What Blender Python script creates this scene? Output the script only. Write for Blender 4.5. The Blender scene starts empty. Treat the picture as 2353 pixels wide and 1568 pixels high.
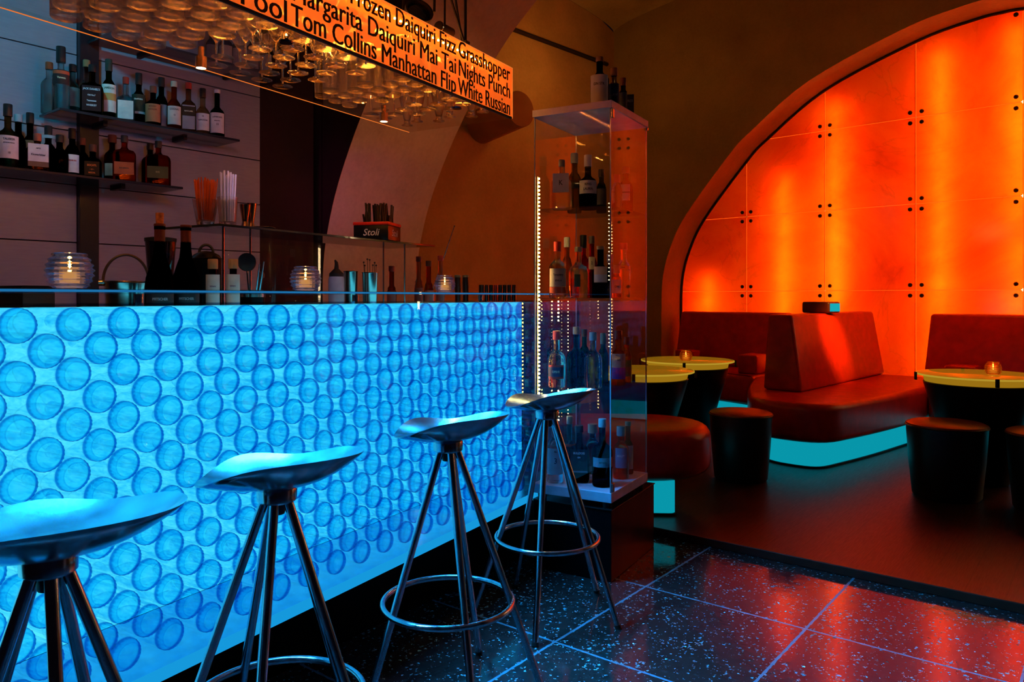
import bpy, bmesh, math, random
from mathutils import Vector, Matrix
random.seed(7)
PI = math.pi
sc = bpy.context.scene
COL = sc.collection
F, CX, HY, CAMZ = 1758.0, 1176.5, 683.0, 1.15      # focal length (px), principal x, horizon y, eye height

# ------------------------------------------------------------------ helpers
def tag(o, label, cat, group=None, kind=None):
    if label: o['label'] = label
    if cat: o['category'] = cat
    if group: o['group'] = group
    if kind: o['kind'] = kind
    return o

def thing(name, label, cat, loc=(0, 0, 0), rotz=0.0, group=None):
    o = bpy.data.objects.new(name, None)
    o.empty_display_size = 0.05
    COL.objects.link(o)
    o.location = loc
    o.rotation_euler = (0, 0, rotz)
    return tag(o, label, cat, group)

def link_mesh(name, me, mat, parent=None, loc=(0, 0, 0), rot=(0, 0, 0)):
    o = bpy.data.objects.new(name, me)
    COL.objects.link(o)
    if mat and not me.materials: me.materials.append(mat)
    o.parent = parent
    o.location = loc
    o.rotation_euler = rot
    return o

def obj(name, bm, mat, parent=None, smooth=True, loc=(0, 0, 0), rot=(0, 0, 0), angle=40):
    me = bpy.data.meshes.new(name)
    bmesh.ops.recalc_face_normals(bm, faces=bm.faces[:])
    if smooth:
        for f in bm.faces: f.smooth = True
        for e in bm.edges:
            if len(e.link_faces) == 2 and e.calc_face_angle(0) > math.radians(angle): e.smooth = False
    bm.to_mesh(me); bm.free()
    return link_mesh(name, me, mat, parent, loc, rot)

def obj_raw(name, bm, mat, parent=None, smooth=True, **k):
    me = bpy.data.meshes.new(name)
    if smooth:
        for f in bm.faces: f.smooth = True
    bm.to_mesh(me); bm.free()
    return link_mesh(name, me, mat, parent, **k)

def dup(root, loc=None, rotz=None, label=None, group=None):
    r = root.copy(); COL.objects.link(r)
    if loc is not None: r.location = loc
    if rotz is not None: r.rotation_euler = (0, 0, rotz)
    if label: r['label'] = label
    if group: r['group'] = group
    for ch in list(root.children):
        c = ch.copy(); COL.objects.link(c); c.parent = r
        for g in ch.children:
            d = g.copy(); COL.objects.link(d); d.parent = c
    return r

def box(bm, x0, x1, y0, y1, z0, z1, bev=0.0, seg=2):
    t = bmesh.new()
    v = [t.verts.new((x, y, z)) for x in (x0, x1) for y in (y0, y1) for z in (z0, z1)]
    for f in ((0, 1, 3, 2), (4, 6, 7, 5), (0, 4, 5, 1), (2, 3, 7, 6), (0, 2, 6, 4), (1, 5, 7, 3)):
        t.faces.new([v[i] for i in f])
    bmesh.ops.recalc_face_normals(t, faces=t.faces[:])
    if bev: bmesh.ops.bevel(t, geom=t.edges[:], offset=bev, segments=seg, profile=0.5, affect='EDGES')
    merge(bm, t)
    return bm

def merge(bm, t, M=None):
    if M is not None: bmesh.ops.transform(t, matrix=M, verts=t.verts[:])
    me = bpy.data.meshes.new('tmp'); t.to_mesh(me); t.free()
    bm.from_mesh(me); bpy.data.meshes.remove(me)

def BX(*a, **k): return box(bmesh.new(), *a, **k)

def lathe(prof, segs=32, closed=False, rib=None):
    """prof: (r, z) or (r, z, n) with n the superellipse power of that ring; r == 0 closes to a point."""
    bm = bmesh.new(); rings = []
    for p in prof:
        r, z = p[0], p[1]; n = p[2] if len(p) > 2 else 2
        if r <= 1e-6:
            rings.append([bm.verts.new((0, 0, z))]); continue
        ring = []
        for i in range(segs):
            a = 2 * PI * i / segs + (PI / segs if n != 2 else 0)
            k = 1.0 if n == 2 else (abs(math.cos(a)) ** n + abs(math.sin(a)) ** n) ** (-1.0 / n)
            rr = r * k
            if rib and rib[0] <= z <= rib[1]: rr += rib[2] * (1 if i % 2 else -1)
            ring.append(bm.verts.new((rr * math.cos(a), rr * math.sin(a), z)))
        rings.append(ring)
    pairs = list(zip(rings[:-1], rings[1:]))
    if closed: pairs.append((rings[-1], rings[0]))
    for A, B in pairs:
        if len(A) == 1 and len(B) == 1: continue
        for i in range(segs):
            j = (i + 1) % segs
            if len(A) == 1: bm.faces.new((A[0], B[i], B[j]))
            elif len(B) == 1: bm.faces.new((A[i], B[0], A[j]))
            else: bm.faces.new((A[i], B[i], B[j], A[j]))
    return bm

def tube(bm, pts, r, segs=10, closed=False, caps=True):
    P = [Vector(p) for p in pts]; n = len(P); rings = []
    rr = r if isinstance(r, (list, tuple)) else [r] * n
    up = Vector((0, 0, 1))
    prev = None
    for i in range(n):
        if closed: d = P[(i + 1) % n] - P[i - 1]
        else: d = P[min(i + 1, n - 1)] - P[max(i - 1, 0)]
        d.normalize()
        a = prev if prev is not None else (Vector((1, 0, 0)) if abs(d.z) > 0.9 else up)
        x = (a - d * a.dot(d)).normalized(); prev = x
        y = d.cross(x)
        rings.append([bm.verts.new(P[i] + (x * math.cos(2 * PI * k / segs) + y * math.sin(2 * PI * k / segs)) * rr[i]) for k in range(segs)])
    m = n if closed else n - 1
    for i in range(m):
        A, B = rings[i], rings[(i + 1) % n]
        for k in range(segs):
            bm.faces.new((A[k], A[(k + 1) % segs], B[(k + 1) % segs], B[k]))
    if caps and not closed:
        bm.faces.new(rings[0][::-1]); bm.faces.new(rings[-1])
    return bm

def TB(*a, **k): return tube(bmesh.new(), *a, **k)

def poly_prism(outline, z0, z1, bev=0.0, seg=3, top_only=False):
    bm = bmesh.new()
    b = [bm.verts.new((x, y, z0)) for x, y in outline]
    t = [bm.verts.new((x, y, z1)) for x, y in outline]
    n = len(outline)
    bm.faces.new(b[::-1]); tf = bm.faces.new(t)
    for i in range(n): bm.faces.new((b[i], b[(i + 1) % n], t[(i + 1) % n], t[i]))
    bmesh.ops.recalc_face_normals(bm, faces=bm.faces[:])
    if bev:
        es = [e for e in bm.edges if abs(e.verts[0].co.z - e.verts[1].co.z) < 1e-6 and (not top_only or e.verts[0].co.z > (z0 + z1) / 2)]
        bmesh.ops.bevel(bm, geom=es, offset=bev, segments=seg, profile=0.5, affect='EDGES')
    return bm

def round_poly(pts, rad, n=6):
    out = []; N = len(pts)
    for i in range(N):
        p0, p1, p2 = Vector(pts[i - 1]), Vector(pts[i]), Vector(pts[(i + 1) % N])
        r = rad[i] if isinstance(rad, (list, tuple)) else rad
        if r <= 0: out.append(tuple(p1)); continue
        a = p1 + (p0 - p1).normalized() * min(r, (p0 - p1).length * .45)
        b = p1 + (p2 - p1).normalized() * min(r, (p2 - p1).length * .45)
        for k in range(n + 1):
            t = k / n
            out.append(tuple(a * (1 - t) ** 2 + p1 * 2 * t * (1 - t) + b * t * t))
    return out

def inset_poly(pts, d):
    c = Vector((sum(p[0] for p in pts) / len(pts), sum(p[1] for p in pts) / len(pts)))
    res = []
    N = len(pts)
    area = sum(pts[i][0] * pts[(i + 1) % N][1] - pts[(i + 1) % N][0] * pts[i][1] for i in range(N))
    sgn = 1 if area > 0 else -1
    for i in range(N):
        p0, p1, p2 = Vector(pts[i - 1]), Vector(pts[i]), Vector(pts[(i + 1) % N])
        e = (p2 - p0).normalized()
        nrm = Vector((-e.y, e.x)) * sgn
        res.append(tuple(p1 + nrm * d))
    return res

_tc = {}
def text_mesh(body, size, bold=0.0, align='CENTER', shear=0.0, extr=0.0, sx=1.0):
    key = (body, size, bold, align, shear, extr, sx)
    if key in _tc: return _tc[key]
    cu = bpy.data.curves.new('t', 'FONT'); cu.body = body; cu.size = size; cu.offset = bold
    cu.align_x = align; cu.align_y = 'CENTER'; cu.shear = shear; cu.extrude = extr; cu.resolution_u = 3
    o = bpy.data.objects.new('t', cu); COL.objects.link(o)
    dg = bpy.context.evaluated_depsgraph_get(); dg.update()
    me = bpy.data.meshes.new_from_object(o.evaluated_get(dg))
    COL.objects.unlink(o); bpy.data.objects.remove(o); bpy.data.curves.remove(cu)
    for v in me.vertices: v.co.x *= sx
    _tc[key] = me
    return me

def text_on(body, size, mat, parent, R=None, y=None, z=0.0, name='lettering', x0=0.0, **k):
    """Lettering facing local -Y: bent round radius R, or flat at depth y."""
    me = text_mesh(body, size, **k).copy(); me.materials.clear()
    for v in me.vertices:
        x, h = v.co.x + x0, v.co.y
        dz = v.co.z
        if R: v.co = ((R + dz) * math.sin(x / R), -(R + dz) * math.cos(x / R), z + h)
        else: v.co = (x, y - dz, z + h)
    return link_mesh(name, me, mat, parent)

# ------------------------------------------------------------------ materials
class NT:
    def __init__(s, name):
        s.m = bpy.data.materials.new(name); s.m.use_nodes = True
        s.t = s.m.node_tree; s.t.nodes.clear()
        s.out = s.n('ShaderNodeOutputMaterial')
    def n(s, t, **k):
        nd = s.t.nodes.new(t)
        for a, v in k.items():
            if a.startswith('i_'):
                nm = a[2:].replace('_', ' ')
                nd.inputs[nm].default_value = v
            else: setattr(nd, a, v)
        return nd
    def l(s, a, b): s.t.links.new(a, b)
    def coord(s, kind='Object', scale=(1, 1, 1), rot=(0, 0, 0), loc=(0, 0, 0)):
        c = s.n('ShaderNodeTexCoord'); mp = s.n('ShaderNodeMapping')
        mp.inputs['Scale'].default_value = scale; mp.inputs['Rotation'].default_value = rot; mp.inputs['Location'].default_value = loc
        s.l(c.outputs[kind], mp.inputs['Vector']); return mp.outputs['Vector']
    def noise(s, vec, scale, detail=4, rough=.5, dist=0):
        nd = s.n('ShaderNodeTexNoise'); nd.inputs['Scale'].default_value = scale; nd.inputs['Detail'].default_value = detail
        nd.inputs['Roughness'].default_value = rough; nd.inputs['Distortion'].default_value = dist
        s.l(vec, nd.inputs['Vector']); return nd.outputs['Fac']
    def ramp(s, fac, stops):
        r = s.n('ShaderNodeValToRGB'); e = r.color_ramp.elements
        while len(e) < len(stops): e.new(.5)
        for i, (p, c) in enumerate(stops):
            e[i].position = p; e[i].color = (c[0], c[1], c[2], 1) if not isinstance(c, (int, float)) else (c, c, c, 1)
        s.l(fac, r.inputs['Fac']); return r.outputs['Color']
    def math(s, op, a, b=0.0, c=0.0, clamp=False):
        m = s.n('ShaderNodeMath', operation=op); m.use_clamp = clamp
        for i, v in enumerate((a, b, c)):
            if isinstance(v, (int, float)): m.inputs[i].default_value = v
            else: s.l(v, m.inputs[i])
        return m.outputs[0]
    def bump(s, h, strength=.2, dist=.01):
        b = s.n('ShaderNodeBump'); b.inputs['Strength'].default_value = strength; b.inputs['Distance'].default_value = dist
        s.l(h, b.inputs['Height']); return b.outputs['Normal']
    def done(s, sh):
        s.l(sh, s.out.inputs['Surface']); return s.m

def c4(c): return (c[0], c[1], c[2], 1)

def plain(name, col, rough=.5, metal=0.0, var=.15, scale=20, bump=0.0, spec=.5, coat=0.0, nscale=(1, 1, 1), rvar=0.0):
    t = NT(name); v = t.coord('Object', nscale)
    p = t.n('ShaderNodeBsdfPrincipled')
    f = t.noise(v, scale)
    cr = t.ramp(f, [(.3, [max(0, x * (1 - var)) for x in col]), (.7, [min(1, x * (1 + var)) for x in col])])
    t.l(cr, p.inputs['Base Color'])
    p.inputs['Roughness'].default_value = rough; p.inputs['Metallic'].default_value = metal
    p.inputs['Specular IOR Level'].default_value = spec; p.inputs['Coat Weight'].default_value = coat
    if rvar: t.l(t.ramp(f, [(.3, max(0, rough - rvar)), (.7, rough + rvar)]), p.inputs['Roughness'])
    if bump: t.l(t.bump(t.noise(v, scale * 3), bump, .005), p.inputs['Normal'])
    return t.done(p.outputs[0])

def emis(name, col, strength):
    t = NT(name); e = t.n('ShaderNodeEmission'); e.inputs['Color'].default_value = c4(col); e.inputs['Strength'].default_value = strength
    return t.done(e.outputs[0])

def thin_glass(name, tint=(.95, .97, .97), f0=.05, k=.7, rough=.01, power=4):
    """Pane of clear glass: see-through straight ahead, more mirror-like at a glancing angle."""
    t = NT(name)
    lw = t.n('ShaderNodeLayerWeight'); lw.inputs['Blend'].default_value = .5
    f = t.math('ADD', t.math('MULTIPLY', t.math('POWER', lw.outputs['Facing'], power), k), f0, clamp=True)
    tr = t.n('ShaderNodeBsdfTransparent'); tr.inputs['Color'].default_value = c4(tint)
    g = t.n('ShaderNodeBsdfGlossy'); g.inputs['Roughness'].default_value = rough
    mx = t.n('ShaderNodeMixShader'); t.l(f, mx.inputs[0]); t.l(tr.outputs[0], mx.inputs[1]); t.l(g.outputs[0], mx.inputs[2])
    return t.done(mx.outputs[0])

def solid_glass(name, col, ior=1.45, rough=0.0, clear=.0):
    t = NT(name)
    g = t.n('ShaderNodeBsdfGlass'); g.inputs['Color'].default_value = c4(col); g.inputs['IOR'].default_value = ior; g.inputs['Roughness'].default_value = rough
    if clear:
        tr = t.n('ShaderNodeBsdfTransparent'); tr.inputs['Color'].default_value = c4(col)
        mx = t.n('ShaderNodeMixShader'); mx.inputs[0].default_value = clear
        t.l(g.outputs[0], mx.inputs[1]); t.l(tr.outputs[0], mx.inputs[2]); return t.done(mx.outputs[0])
    return t.done(g.outputs[0])

_mc = {}
def cached(kind, *a, **k):
    key = (kind.__name__, a, tuple(sorted(k.items())))
    if key not in _mc: _mc[key] = kind(*a, **k)
    return _mc[key]

def paint(col, rough=.45): return cached(plain, 'painted_surface', tuple(col), rough)
def glassc(col): return cached(solid_glass, 'bottle_glass', tuple(col), 1.45, 0.0, .38 if max(col) > .3 else .1)
def ink(col): return cached(plain, 'print_ink', tuple(col), .6, var=0.0)

M = {}
M['chrome'] = plain('brushed_aluminium', (.46, .56, .66), .20, 1.0, .12, 60, nscale=(1, 1, .05), rvar=.06)
M['seat'] = plain('polished_cast_aluminium', (.26, .40, .50), .18, 1.0, .08, 8, bump=.03, rvar=.05)
M['black'] = plain('black_lacquer', (.004, .004, .006), .36, var=.1, spec=.10)
M['blackmatt'] = plain('black_matt', (.008, .008, .009), .6)
M['steel'] = plain('stainless_steel', (.6, .58, .56), .2, 1.0, .08, 30)
M['leather'] = plain('red_leather', (.48, .012, .005), .34, 0, .2, 14, bump=.10, spec=.5)
M['leather_dark'] = plain('dark_leather', (.10, .012, .008), .42, 0, .2, 14, bump=.10)
M['leather_black'] = plain('black_leather', (.005, .004, .004), .38, 0, .2, 14, bump=.08)
M['pane'] = thin_glass('clear_pane', (.96, .98, .98), .035, .75)
M['pane_edge'] = thin_glass('shelf_glass', (.80, .90, .92), .07, .8)
M['smoke'] = plain('smoked_shelf', (.02, .025, .03), .12, 0, .1)
M['white'] = plain('violet_lit_laminate', (.56, .54, .78), .35)  # white boards with purple room light put into their colour
M['label_w'] = paint((.72, .70, .66), .6)
M['flame'] = emis('candle_flame', (1.0, .58, .16), 22.0)
M['wax'] = None

def wax():
    t = NT('candle_wax'); p = t.n('ShaderNodeBsdfPrincipled'); p.inputs['Base Color'].default_value = (.9, .55, .25, 1)
    p.inputs['Emission Color'].default_value = (1, .42, .10, 1); p.inputs['Emission Strength'].default_value = .55
    p.inputs['Roughness'].default_value = .5
    return t.done(p.outputs[0])
M['wax'] = wax()
M['cglass'] = solid_glass('candle_glass', (.97, .99, 1.0), 1.5, 0, .30)
M['tumbler'] = solid_glass('drinking_glass', (.98, .97, .95), 1.45, 0, .25)

# ------------------------------------------------------------------ frames
class Frame:
    def __init__(s, ox, oy, ang): s.o = (ox, oy); s.a = ang; s.c, s.s = math.cos(ang), math.sin(ang)
    def p(s, x, y, z=0.0): return (s.o[0] + s.c * x - s.s * y, s.o[1] + s.s * x + s.c * y, z)
    def inv(s, X, Y):
        dx, dy = X - s.o[0], Y - s.o[1]; return (s.c * dx + s.s * dy, -s.s * dx + s.c * dy)
    def ray(s, px, y):
        """local x where the sight line through image column px meets the local line y = const"""
        r = (px - CX) / F
        ax, ay = s.o[0] - s.s * y, s.o[1] + s.c * y
        return (r * ay - ax) / (s.c - r * s.s)
def toward_cam(x, y): return math.atan2(-x, y)
def at(px, Z, z=0.0): return ((px - CX) / F * Z, Z, z)

BAR = Frame(-.676, 1.96, math.radians(60.3))       # x along the bar, y behind its front
TILE = Frame(1.017, 2.65, math.radians(51.5))      # x along the long joints
SHELF = Frame(-2.01, 3.98, math.radians(51.5))     # back-bar wall plane: x along wall, y into wall
WALL = Frame(3.40, 6.78, math.radians(-43.1))      # onyx plane: x to the right, y into the wall
VIT = Frame(.40, 3.08, math.radians(60.3))         # glass cabinet: near corner

# ------------------------------------------------------------------ camera
cam = bpy.data.cameras.new('camera'); cam.sensor_width = 36.0; cam.lens = F / 2353 * 36; cam.shift_y = -(784 - HY) / 2353
cam.clip_start = .02
co = bpy.data.objects.new('camera', cam); COL.objects.link(co); co.location = (0, 0, CAMZ); co.rotation_euler = (PI / 2, 0, 0)
sc.camera = co
sc.view_settings.view_transform = 'Standard'
sc.view_settings.look = 'None'
sc.view_settings.exposure = 0.0
w = bpy.data.worlds.new('world'); sc.world = w; w.use_nodes = True
w.node_tree.nodes['Background'].inputs[0].default_value = (.10, .06, .12, 1); w.node_tree.nodes['Background'].inputs[1].default_value = .02
cy = sc.cycles
cy.max_bounces = 9; cy.diffuse_bounces = 2; cy.glossy_bounces = 4; cy.transmission_bounces = 7; cy.transparent_max_bounces = 24
cy.sample_clamp_indirect = 3.0; cy.sample_clamp_direct = 0.0; cy.caustics_reflective = False; cy.caustics_refractive = True
cy.blur_glossy = .5; cy.use_denoising = True; cy.use_adaptive_sampling = True; cy.adaptive_threshold = .2; cy.adaptive_min_samples = 20

def light(kind, name, loc, col, power, size=.1, rot=None, spot=None, blend=.6, target=None):
    L = bpy.data.lights.new(name, kind); L.color = col; L.energy = power
    if kind == 'AREA': L.size = size
    else: L.shadow_soft_size = size
    if kind == 'SPOT': L.spot_size = math.radians(spot or 60); L.spot_blend = blend
    o = bpy.data.objects.new(name, L); COL.objects.link(o); o.location = loc
    o.visible_glossy = False
    if target is not None:
        o.rotation_euler = (Vector(target) - Vector(loc)).to_track_quat('-Z', 'Y').to_euler()
    return o

#@@SETTING
# ------------------------------------------------------------------ floors
def mat_tiles():
    t = NT('speckled_granite_tiles')
    v = t.coord('Object')
    sx = t.n('ShaderNodeSeparateXYZ'); t.l(v, sx.inputs[0])
    S = .622
    def joint(o):
        fr = t.math('FRACT', t.math('DIVIDE', o, S))
        d = t.math('MINIMUM', fr, t.math('SUBTRACT', 1.0, fr))
        return d
    nz = t.noise(v, 40, 3)
    wob = t.math('MULTIPLY', t.math('SUBTRACT', nz, .5), .012)
    dx = t.math('ADD', joint(sx.outputs[0]), wob); dy = t.math('ADD', joint(sx.outputs[1]), wob)
    g = t.math('MINIMUM', dx, dy)
    gro = t.math('LESS_THAN', g, .0075)
    # pale chips of stone set in the dark slab
    vo = t.n('ShaderNodeTexVoronoi'); vo.inputs['Scale'].default_value = 96; vo.inputs['Randomness'].default_value = 1.0
    ds = t.n('ShaderNodeVectorMath', operation='ADD')
    nn = t.n('ShaderNodeTexNoise'); nn.inputs['Scale'].default_value = 90; t.l(v, nn.inputs['Vector'])
    sc_ = t.n('ShaderNodeVectorMath', operation='SCALE'); sc_.inputs['Scale'].default_value = .02; t.l(nn.outputs['Color'], sc_.inputs[0])
    t.l(v, ds.inputs[0]); t.l(sc_.outputs[0], ds.inputs[1]); t.l(ds.outputs[0], vo.inputs['Vector'])
    sep = t.n('ShaderNodeSeparateColor'); t.l(vo.outputs['Color'], sep.inputs[0])
    clus = t.noise(v, 7, 4, .6)
    rad = t.math('MULTIPLY', t.math('POWER', sep.outputs[0], 2.2), t.math('MULTIPLY', clus, .95))
    spk = t.math('LESS_THAN', vo.outputs['Distance'], rad)
    keep = t.math('GREATER_THAN', sep.outputs[1], .18)
    spk = t.math('MULTIPLY', spk, keep)
    wn = t.n('ShaderNodeTexWhiteNoise', noise_dimensions='3D'); t.l(vo.outputs['Position'], wn.inputs['Vector'])
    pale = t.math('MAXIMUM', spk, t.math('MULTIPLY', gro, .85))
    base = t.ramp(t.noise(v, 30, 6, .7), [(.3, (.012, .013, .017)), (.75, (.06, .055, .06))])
    mixc = t.n('ShaderNodeMix', data_type='RGBA'); t.l(pale, mixc.inputs['Factor']); t.l(base, mixc.inputs[6]); t.l(t.ramp(gro, [(0, (.24, .76, 1)), (1, (.10, .42, .66))]), mixc.inputs[7])  # blue bar light put into the chip and joint colours
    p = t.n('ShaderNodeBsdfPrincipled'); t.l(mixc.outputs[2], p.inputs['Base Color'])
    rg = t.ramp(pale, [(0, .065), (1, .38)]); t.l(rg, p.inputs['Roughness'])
    p.inputs['Specular IOR Level'].default_value = .5
    h = t.math('ADD', t.math('MULTIPLY', spk, .5), t.noise(v, 25, 5, .6))
    bn = t.bump(h, .12, .004)
    # every chip of mica lies at its own tilt
    sb_ = t.n('ShaderNodeVectorMath', operation='SUBTRACT'); t.l(wn.outputs['Color'], sb_.inputs[0]); sb_.inputs[1].default_value = (.5, .5, .5)
    ml = t.n('ShaderNodeVectorMath', operation='SCALE'); t.l(sb_.outputs[0], ml.inputs[0]); t.l(t.math('MULTIPLY', spk, 1.25), ml.inputs['Scale'])
    ad = t.n('ShaderNodeVectorMath', operation='ADD'); t.l(bn, ad.inputs[0]); t.l(ml.outputs[0], ad.inputs[1])
    nm = t.n('ShaderNodeVectorMath', operation='NORMALIZE'); t.l(ad.outputs[0], nm.inputs[0]); t.l(nm.outputs[0], p.inputs['Normal'])
    t.l(t.math('MULTIPLY', spk, .35), p.inputs['Metallic'])
    return t.done(p.outputs[0])

def mat_wood():
    t = NT('dark_wood_planks'); v = t.coord('Object')
    br = t.n('ShaderNodeTexBrick'); br.inputs['Scale'].default_value = 1.0; br.inputs['Brick Width'].default_value = 1.1; br.inputs['Row Height'].default_value = .13
    br.inputs['Mortar Size'].default_value = .003; br.inputs['Color1'].default_value = (.028, .009, .005, 1); br.inputs['Color2'].default_value = (.040, .013, .007, 1); br.inputs['Mortar'].default_value = (.006, .003, .002, 1)
    t.l(v, br.inputs['Vector'])
    v2 = t.coord('Object', (2, 40, 1)); gr = t.noise(v2, 6, 6, .65)
    mx = t.n('ShaderNodeMix', data_type='RGBA', blend_type='MULTIPLY'); mx.inputs['Factor'].default_value = .7
    t.l(br.outputs['Color'], mx.inputs[6]); t.l(t.ramp(gr, [(.3, .45), (.7, 1.2)]), mx.inputs[7])
    p = t.n('ShaderNodeBsdfPrincipled'); t.l(mx.outputs[2], p.inputs['Base Color'])
    t.l(t.ramp(gr, [(.3, .42), (.7, .30)]), p.inputs['Roughness']); p.inputs['Specular IOR Level'].default_value = .35
    t.l(t.bump(gr, .10, .004), p.inputs['Normal'])
    return t.done(p.outputs[0])

def mat_plaster(name, col, var=.25, rough=.85, scale=2.0):
    t = NT(name); v = t.coord('Object')
    n1 = t.noise(v, scale, 6, .6); n2 = t.noise(v, scale * 18, 5, .6)
    f = t.math('ADD', t.math('MULTIPLY', n1, .7), t.math('MULTIPLY', n2, .3))
    cr = t.ramp(f, [(.3, [x * (1 - var) for x in col]), (.7, [x * (1 + var) for x in col])])
    p = t.n('ShaderNodeBsdfPrincipled'); t.l(cr, p.inputs['Base Color']); p.inputs['Roughness'].default_value = rough; p.inputs['Specular IOR Level'].default_value = .2
    t.l(t.bump(n2, .25, .006), p.inputs['Normal'])
    return t.done(p.outputs[0])

STEP = .625
Z1 = .035       # height of the wooden platform
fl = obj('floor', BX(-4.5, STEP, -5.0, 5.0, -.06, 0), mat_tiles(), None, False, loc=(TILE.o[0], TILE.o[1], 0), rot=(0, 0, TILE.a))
tag(fl, 'dark speckled stone tiles with pale joints', None, None, 'structure')
wm = mat_wood()
wf = obj('floor.001', BX(STEP + .003, 9.0, -5.0, 5.5, -.06, Z1), wm, None, False, loc=(TILE.o[0], TILE.o[1], 0), rot=(0, 0, TILE.a))
tag(wf, 'dark wooden plank floor of the lounge, one low step up', None, None, 'structure')
ns = obj('trim_1', BX(STEP - .012, STEP + .002, -5.0, 5.5, 0.0005, Z1 + .003, .003), plain('dark_step_edge', (.07, .016, .010), .4), None, False, loc=(TILE.o[0], TILE.o[1], 0), rot=(0, 0, TILE.a))
tag(ns, 'dark edge strip of the wooden platform', None, None, 'structure')

# ------------------------------------------------------------------ right wall with the onyx arch
ARCH = [(-2.165, .02), (-2.16, .976), (-2.145, 1.338), (-2.058, 1.65), (-1.872, 1.985), (-1.398, 2.535), (-1.17, 2.735), (-.62, 3.105), (.17, 3.385), (.62, 3.465), (.80, 3.475)]
def catmull(P, n=5):
    out = []
    for i in range(len(P) - 1):
        p0, p1, p2, p3 = P[max(i - 1, 0)], P[i], P[i + 1], P[min(i + 2, len(P) - 1)]
        for k in range(n):
            t = k / n
            out.append(tuple(.5 * (2 * b + (c - a) * t + (2 * a - 5 * b + 4 * c - d) * t * t + (3 * b - a - 3 * c + d) * t ** 3) for a, b, c, d in zip(p0, p1, p2, p3)))
    out.append(P[-1]); return out
half = [ARCH[0]] + catmull(ARCH[1:], 5)
ARCHP = half + [(1.6 - x, z) for x, z in half[::-1][1:]]
FACE = -.39
PC, ZC = -2.764, 4.05
def vault(p): return .16 * math.sqrt(max(p, 0) / .86)
M['plaster_r'] = mat_plaster('amber_plaster', (.33, .20, .07))
M['plaster_l'] = mat_plaster('orange_plaster', (.42, .23, .08))
M['plaster_rib'] = mat_plaster('cream_plaster', (.50, .38, .30))
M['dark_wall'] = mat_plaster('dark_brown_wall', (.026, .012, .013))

def wall_right():
    bm = bmesh.new()
    # the face: strips between the arch outline and the wall's vaulted top; jambs left and right
    n = len(ARCHP)
    def top(x): return ZC + vault(x - PC) + .05
    xs_l = [PC + (ARCHP[0][0] - PC) * i / 8 for i in range(9)]
    for a, b in zip(xs_l[:-1], xs_l[1:]):
        f = [bm.verts.new((x, FACE, z)) for x, z in ((a, 0), (b, 0), (b, top(b)), (a, top(a)))]; bm.faces.new(f)
    for (x0, z0), (x1, z1) in zip(ARCHP[:-1], ARCHP[1:]):
        if abs(x1 - x0) < 1e-6: continue
        f = [bm.verts.new((x, FACE, z)) for x, z in ((x0, z0), (x1, z1), (x1, top(x1)), (x0, top(x0)))]; bm.faces.new(f)
    f = [bm.verts.new((x, FACE, z)) for x, z in ((ARCHP[-1][0], 0), (6.0, 0), (6.0, top(6.0)), (ARCHP[-1][0], top(ARCHP[-1][0])))]; bm.faces.new(f)
    # rounded arris and reveal
    A = [[bm.verts.new((x, FACE, z)) for x, z in ARCHP], [], [], []]
    ins = inset_poly(ARCHP, -.0)
    A[1] = [bm.verts.new((x, FACE + .02, z)) for x, z in ARCHP]
    A[2] = [bm.verts.new((x, FACE + .2, z)) for x, z in ARCHP]
    A[3] = [bm.verts.new((x, .34, z)) for x, z in ARCHP]
    for R0, R1 in zip(A[:-1], A[1:]):
        for i in range(n - 1): bm.faces.new((R0[i], R0[i + 1], R1[i + 1], R1[i]))
    # back plate of the light box
    bm.faces.new([bm.verts.new((x, .34, z)) for x, z in ((-2.3, 0), (4.0, 0), (4.0, 3.6), (-2.3, 3.6))])
    bmesh.ops.remove_doubles(bm, verts=bm.verts[:], dist=1e-5)
    o = obj('wall_right', bm, M['plaster_r'], None, True, loc=(*WALL.o, 0), rot=(0, 0, WALL.a), angle=30)
    return tag(o, 'amber plastered wall with a wide arched niche', None, None, 'structure')
wall_right()
tm = plain('dark_metal_trim', (.01, .006, .005), .5)
o = obj('trim_2', TB([(x, -.012, z) for x, z in inset_poly(ARCHP, .012)], .012, 6), tm, None, True, loc=(*WALL.o, 0), rot=(0, 0, WALL.a))
tag(o, 'dark edge line round the onyx panels', None, None, 'structure')

def mat_onyx():
    t = NT('orange_onyx'); v = t.coord('Object', (1, 1, 1))
    n1 = t.noise(v, 1.1, 8, .62, .6); n2 = t.noise(v, 3.2, 9, .68, 1.2)
    vein = t.math('ABSOLUTE', t.math('SUBTRACT', t.noise(v, .9, 6, .55, 1.5), .5))
    vm = t.ramp(vein, [(0, .62), (.010, 1.0)])
    c = t.ramp(n1, [(.26, (.60, .016, .0003)), (.40, (.92, .042, .0006)), (.55, (1.0, .070, .0012)), (.75, (1.0, .11, .002))])
    blot = t.ramp(n2, [(.24, .42), (.33, 1.0)])
    m1 = t.n('ShaderNodeMix', data_type='RGBA', blend_type='MULTIPLY'); m1.inputs['Factor'].default_value = .55; t.l(c, m1.inputs[6]); t.l(blot, m1.inputs[7])
    m2 = t.n('ShaderNodeMix', data_type='RGBA', blend_type='MULTIPLY'); m2.inputs['Factor'].default_value = .30; t.l(m1.outputs[2], m2.inputs[6]); t.l(vm, m2.inputs[7])
    tr = t.n('ShaderNodeBsdfTranslucent'); t.l(m2.outputs[2], tr.inputs['Color'])
    g = t.n('ShaderNodeBsdfGlossy'); g.inputs['Roughness'].default_value = .12
    mx = t.n('ShaderNodeMixShader'); mx.inputs[0].default_value = .05; t.l(tr.outputs[0], mx.inputs[1]); t.l(g.outputs[0], mx.inputs[2])
    return t.done(mx.outputs[0])
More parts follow.
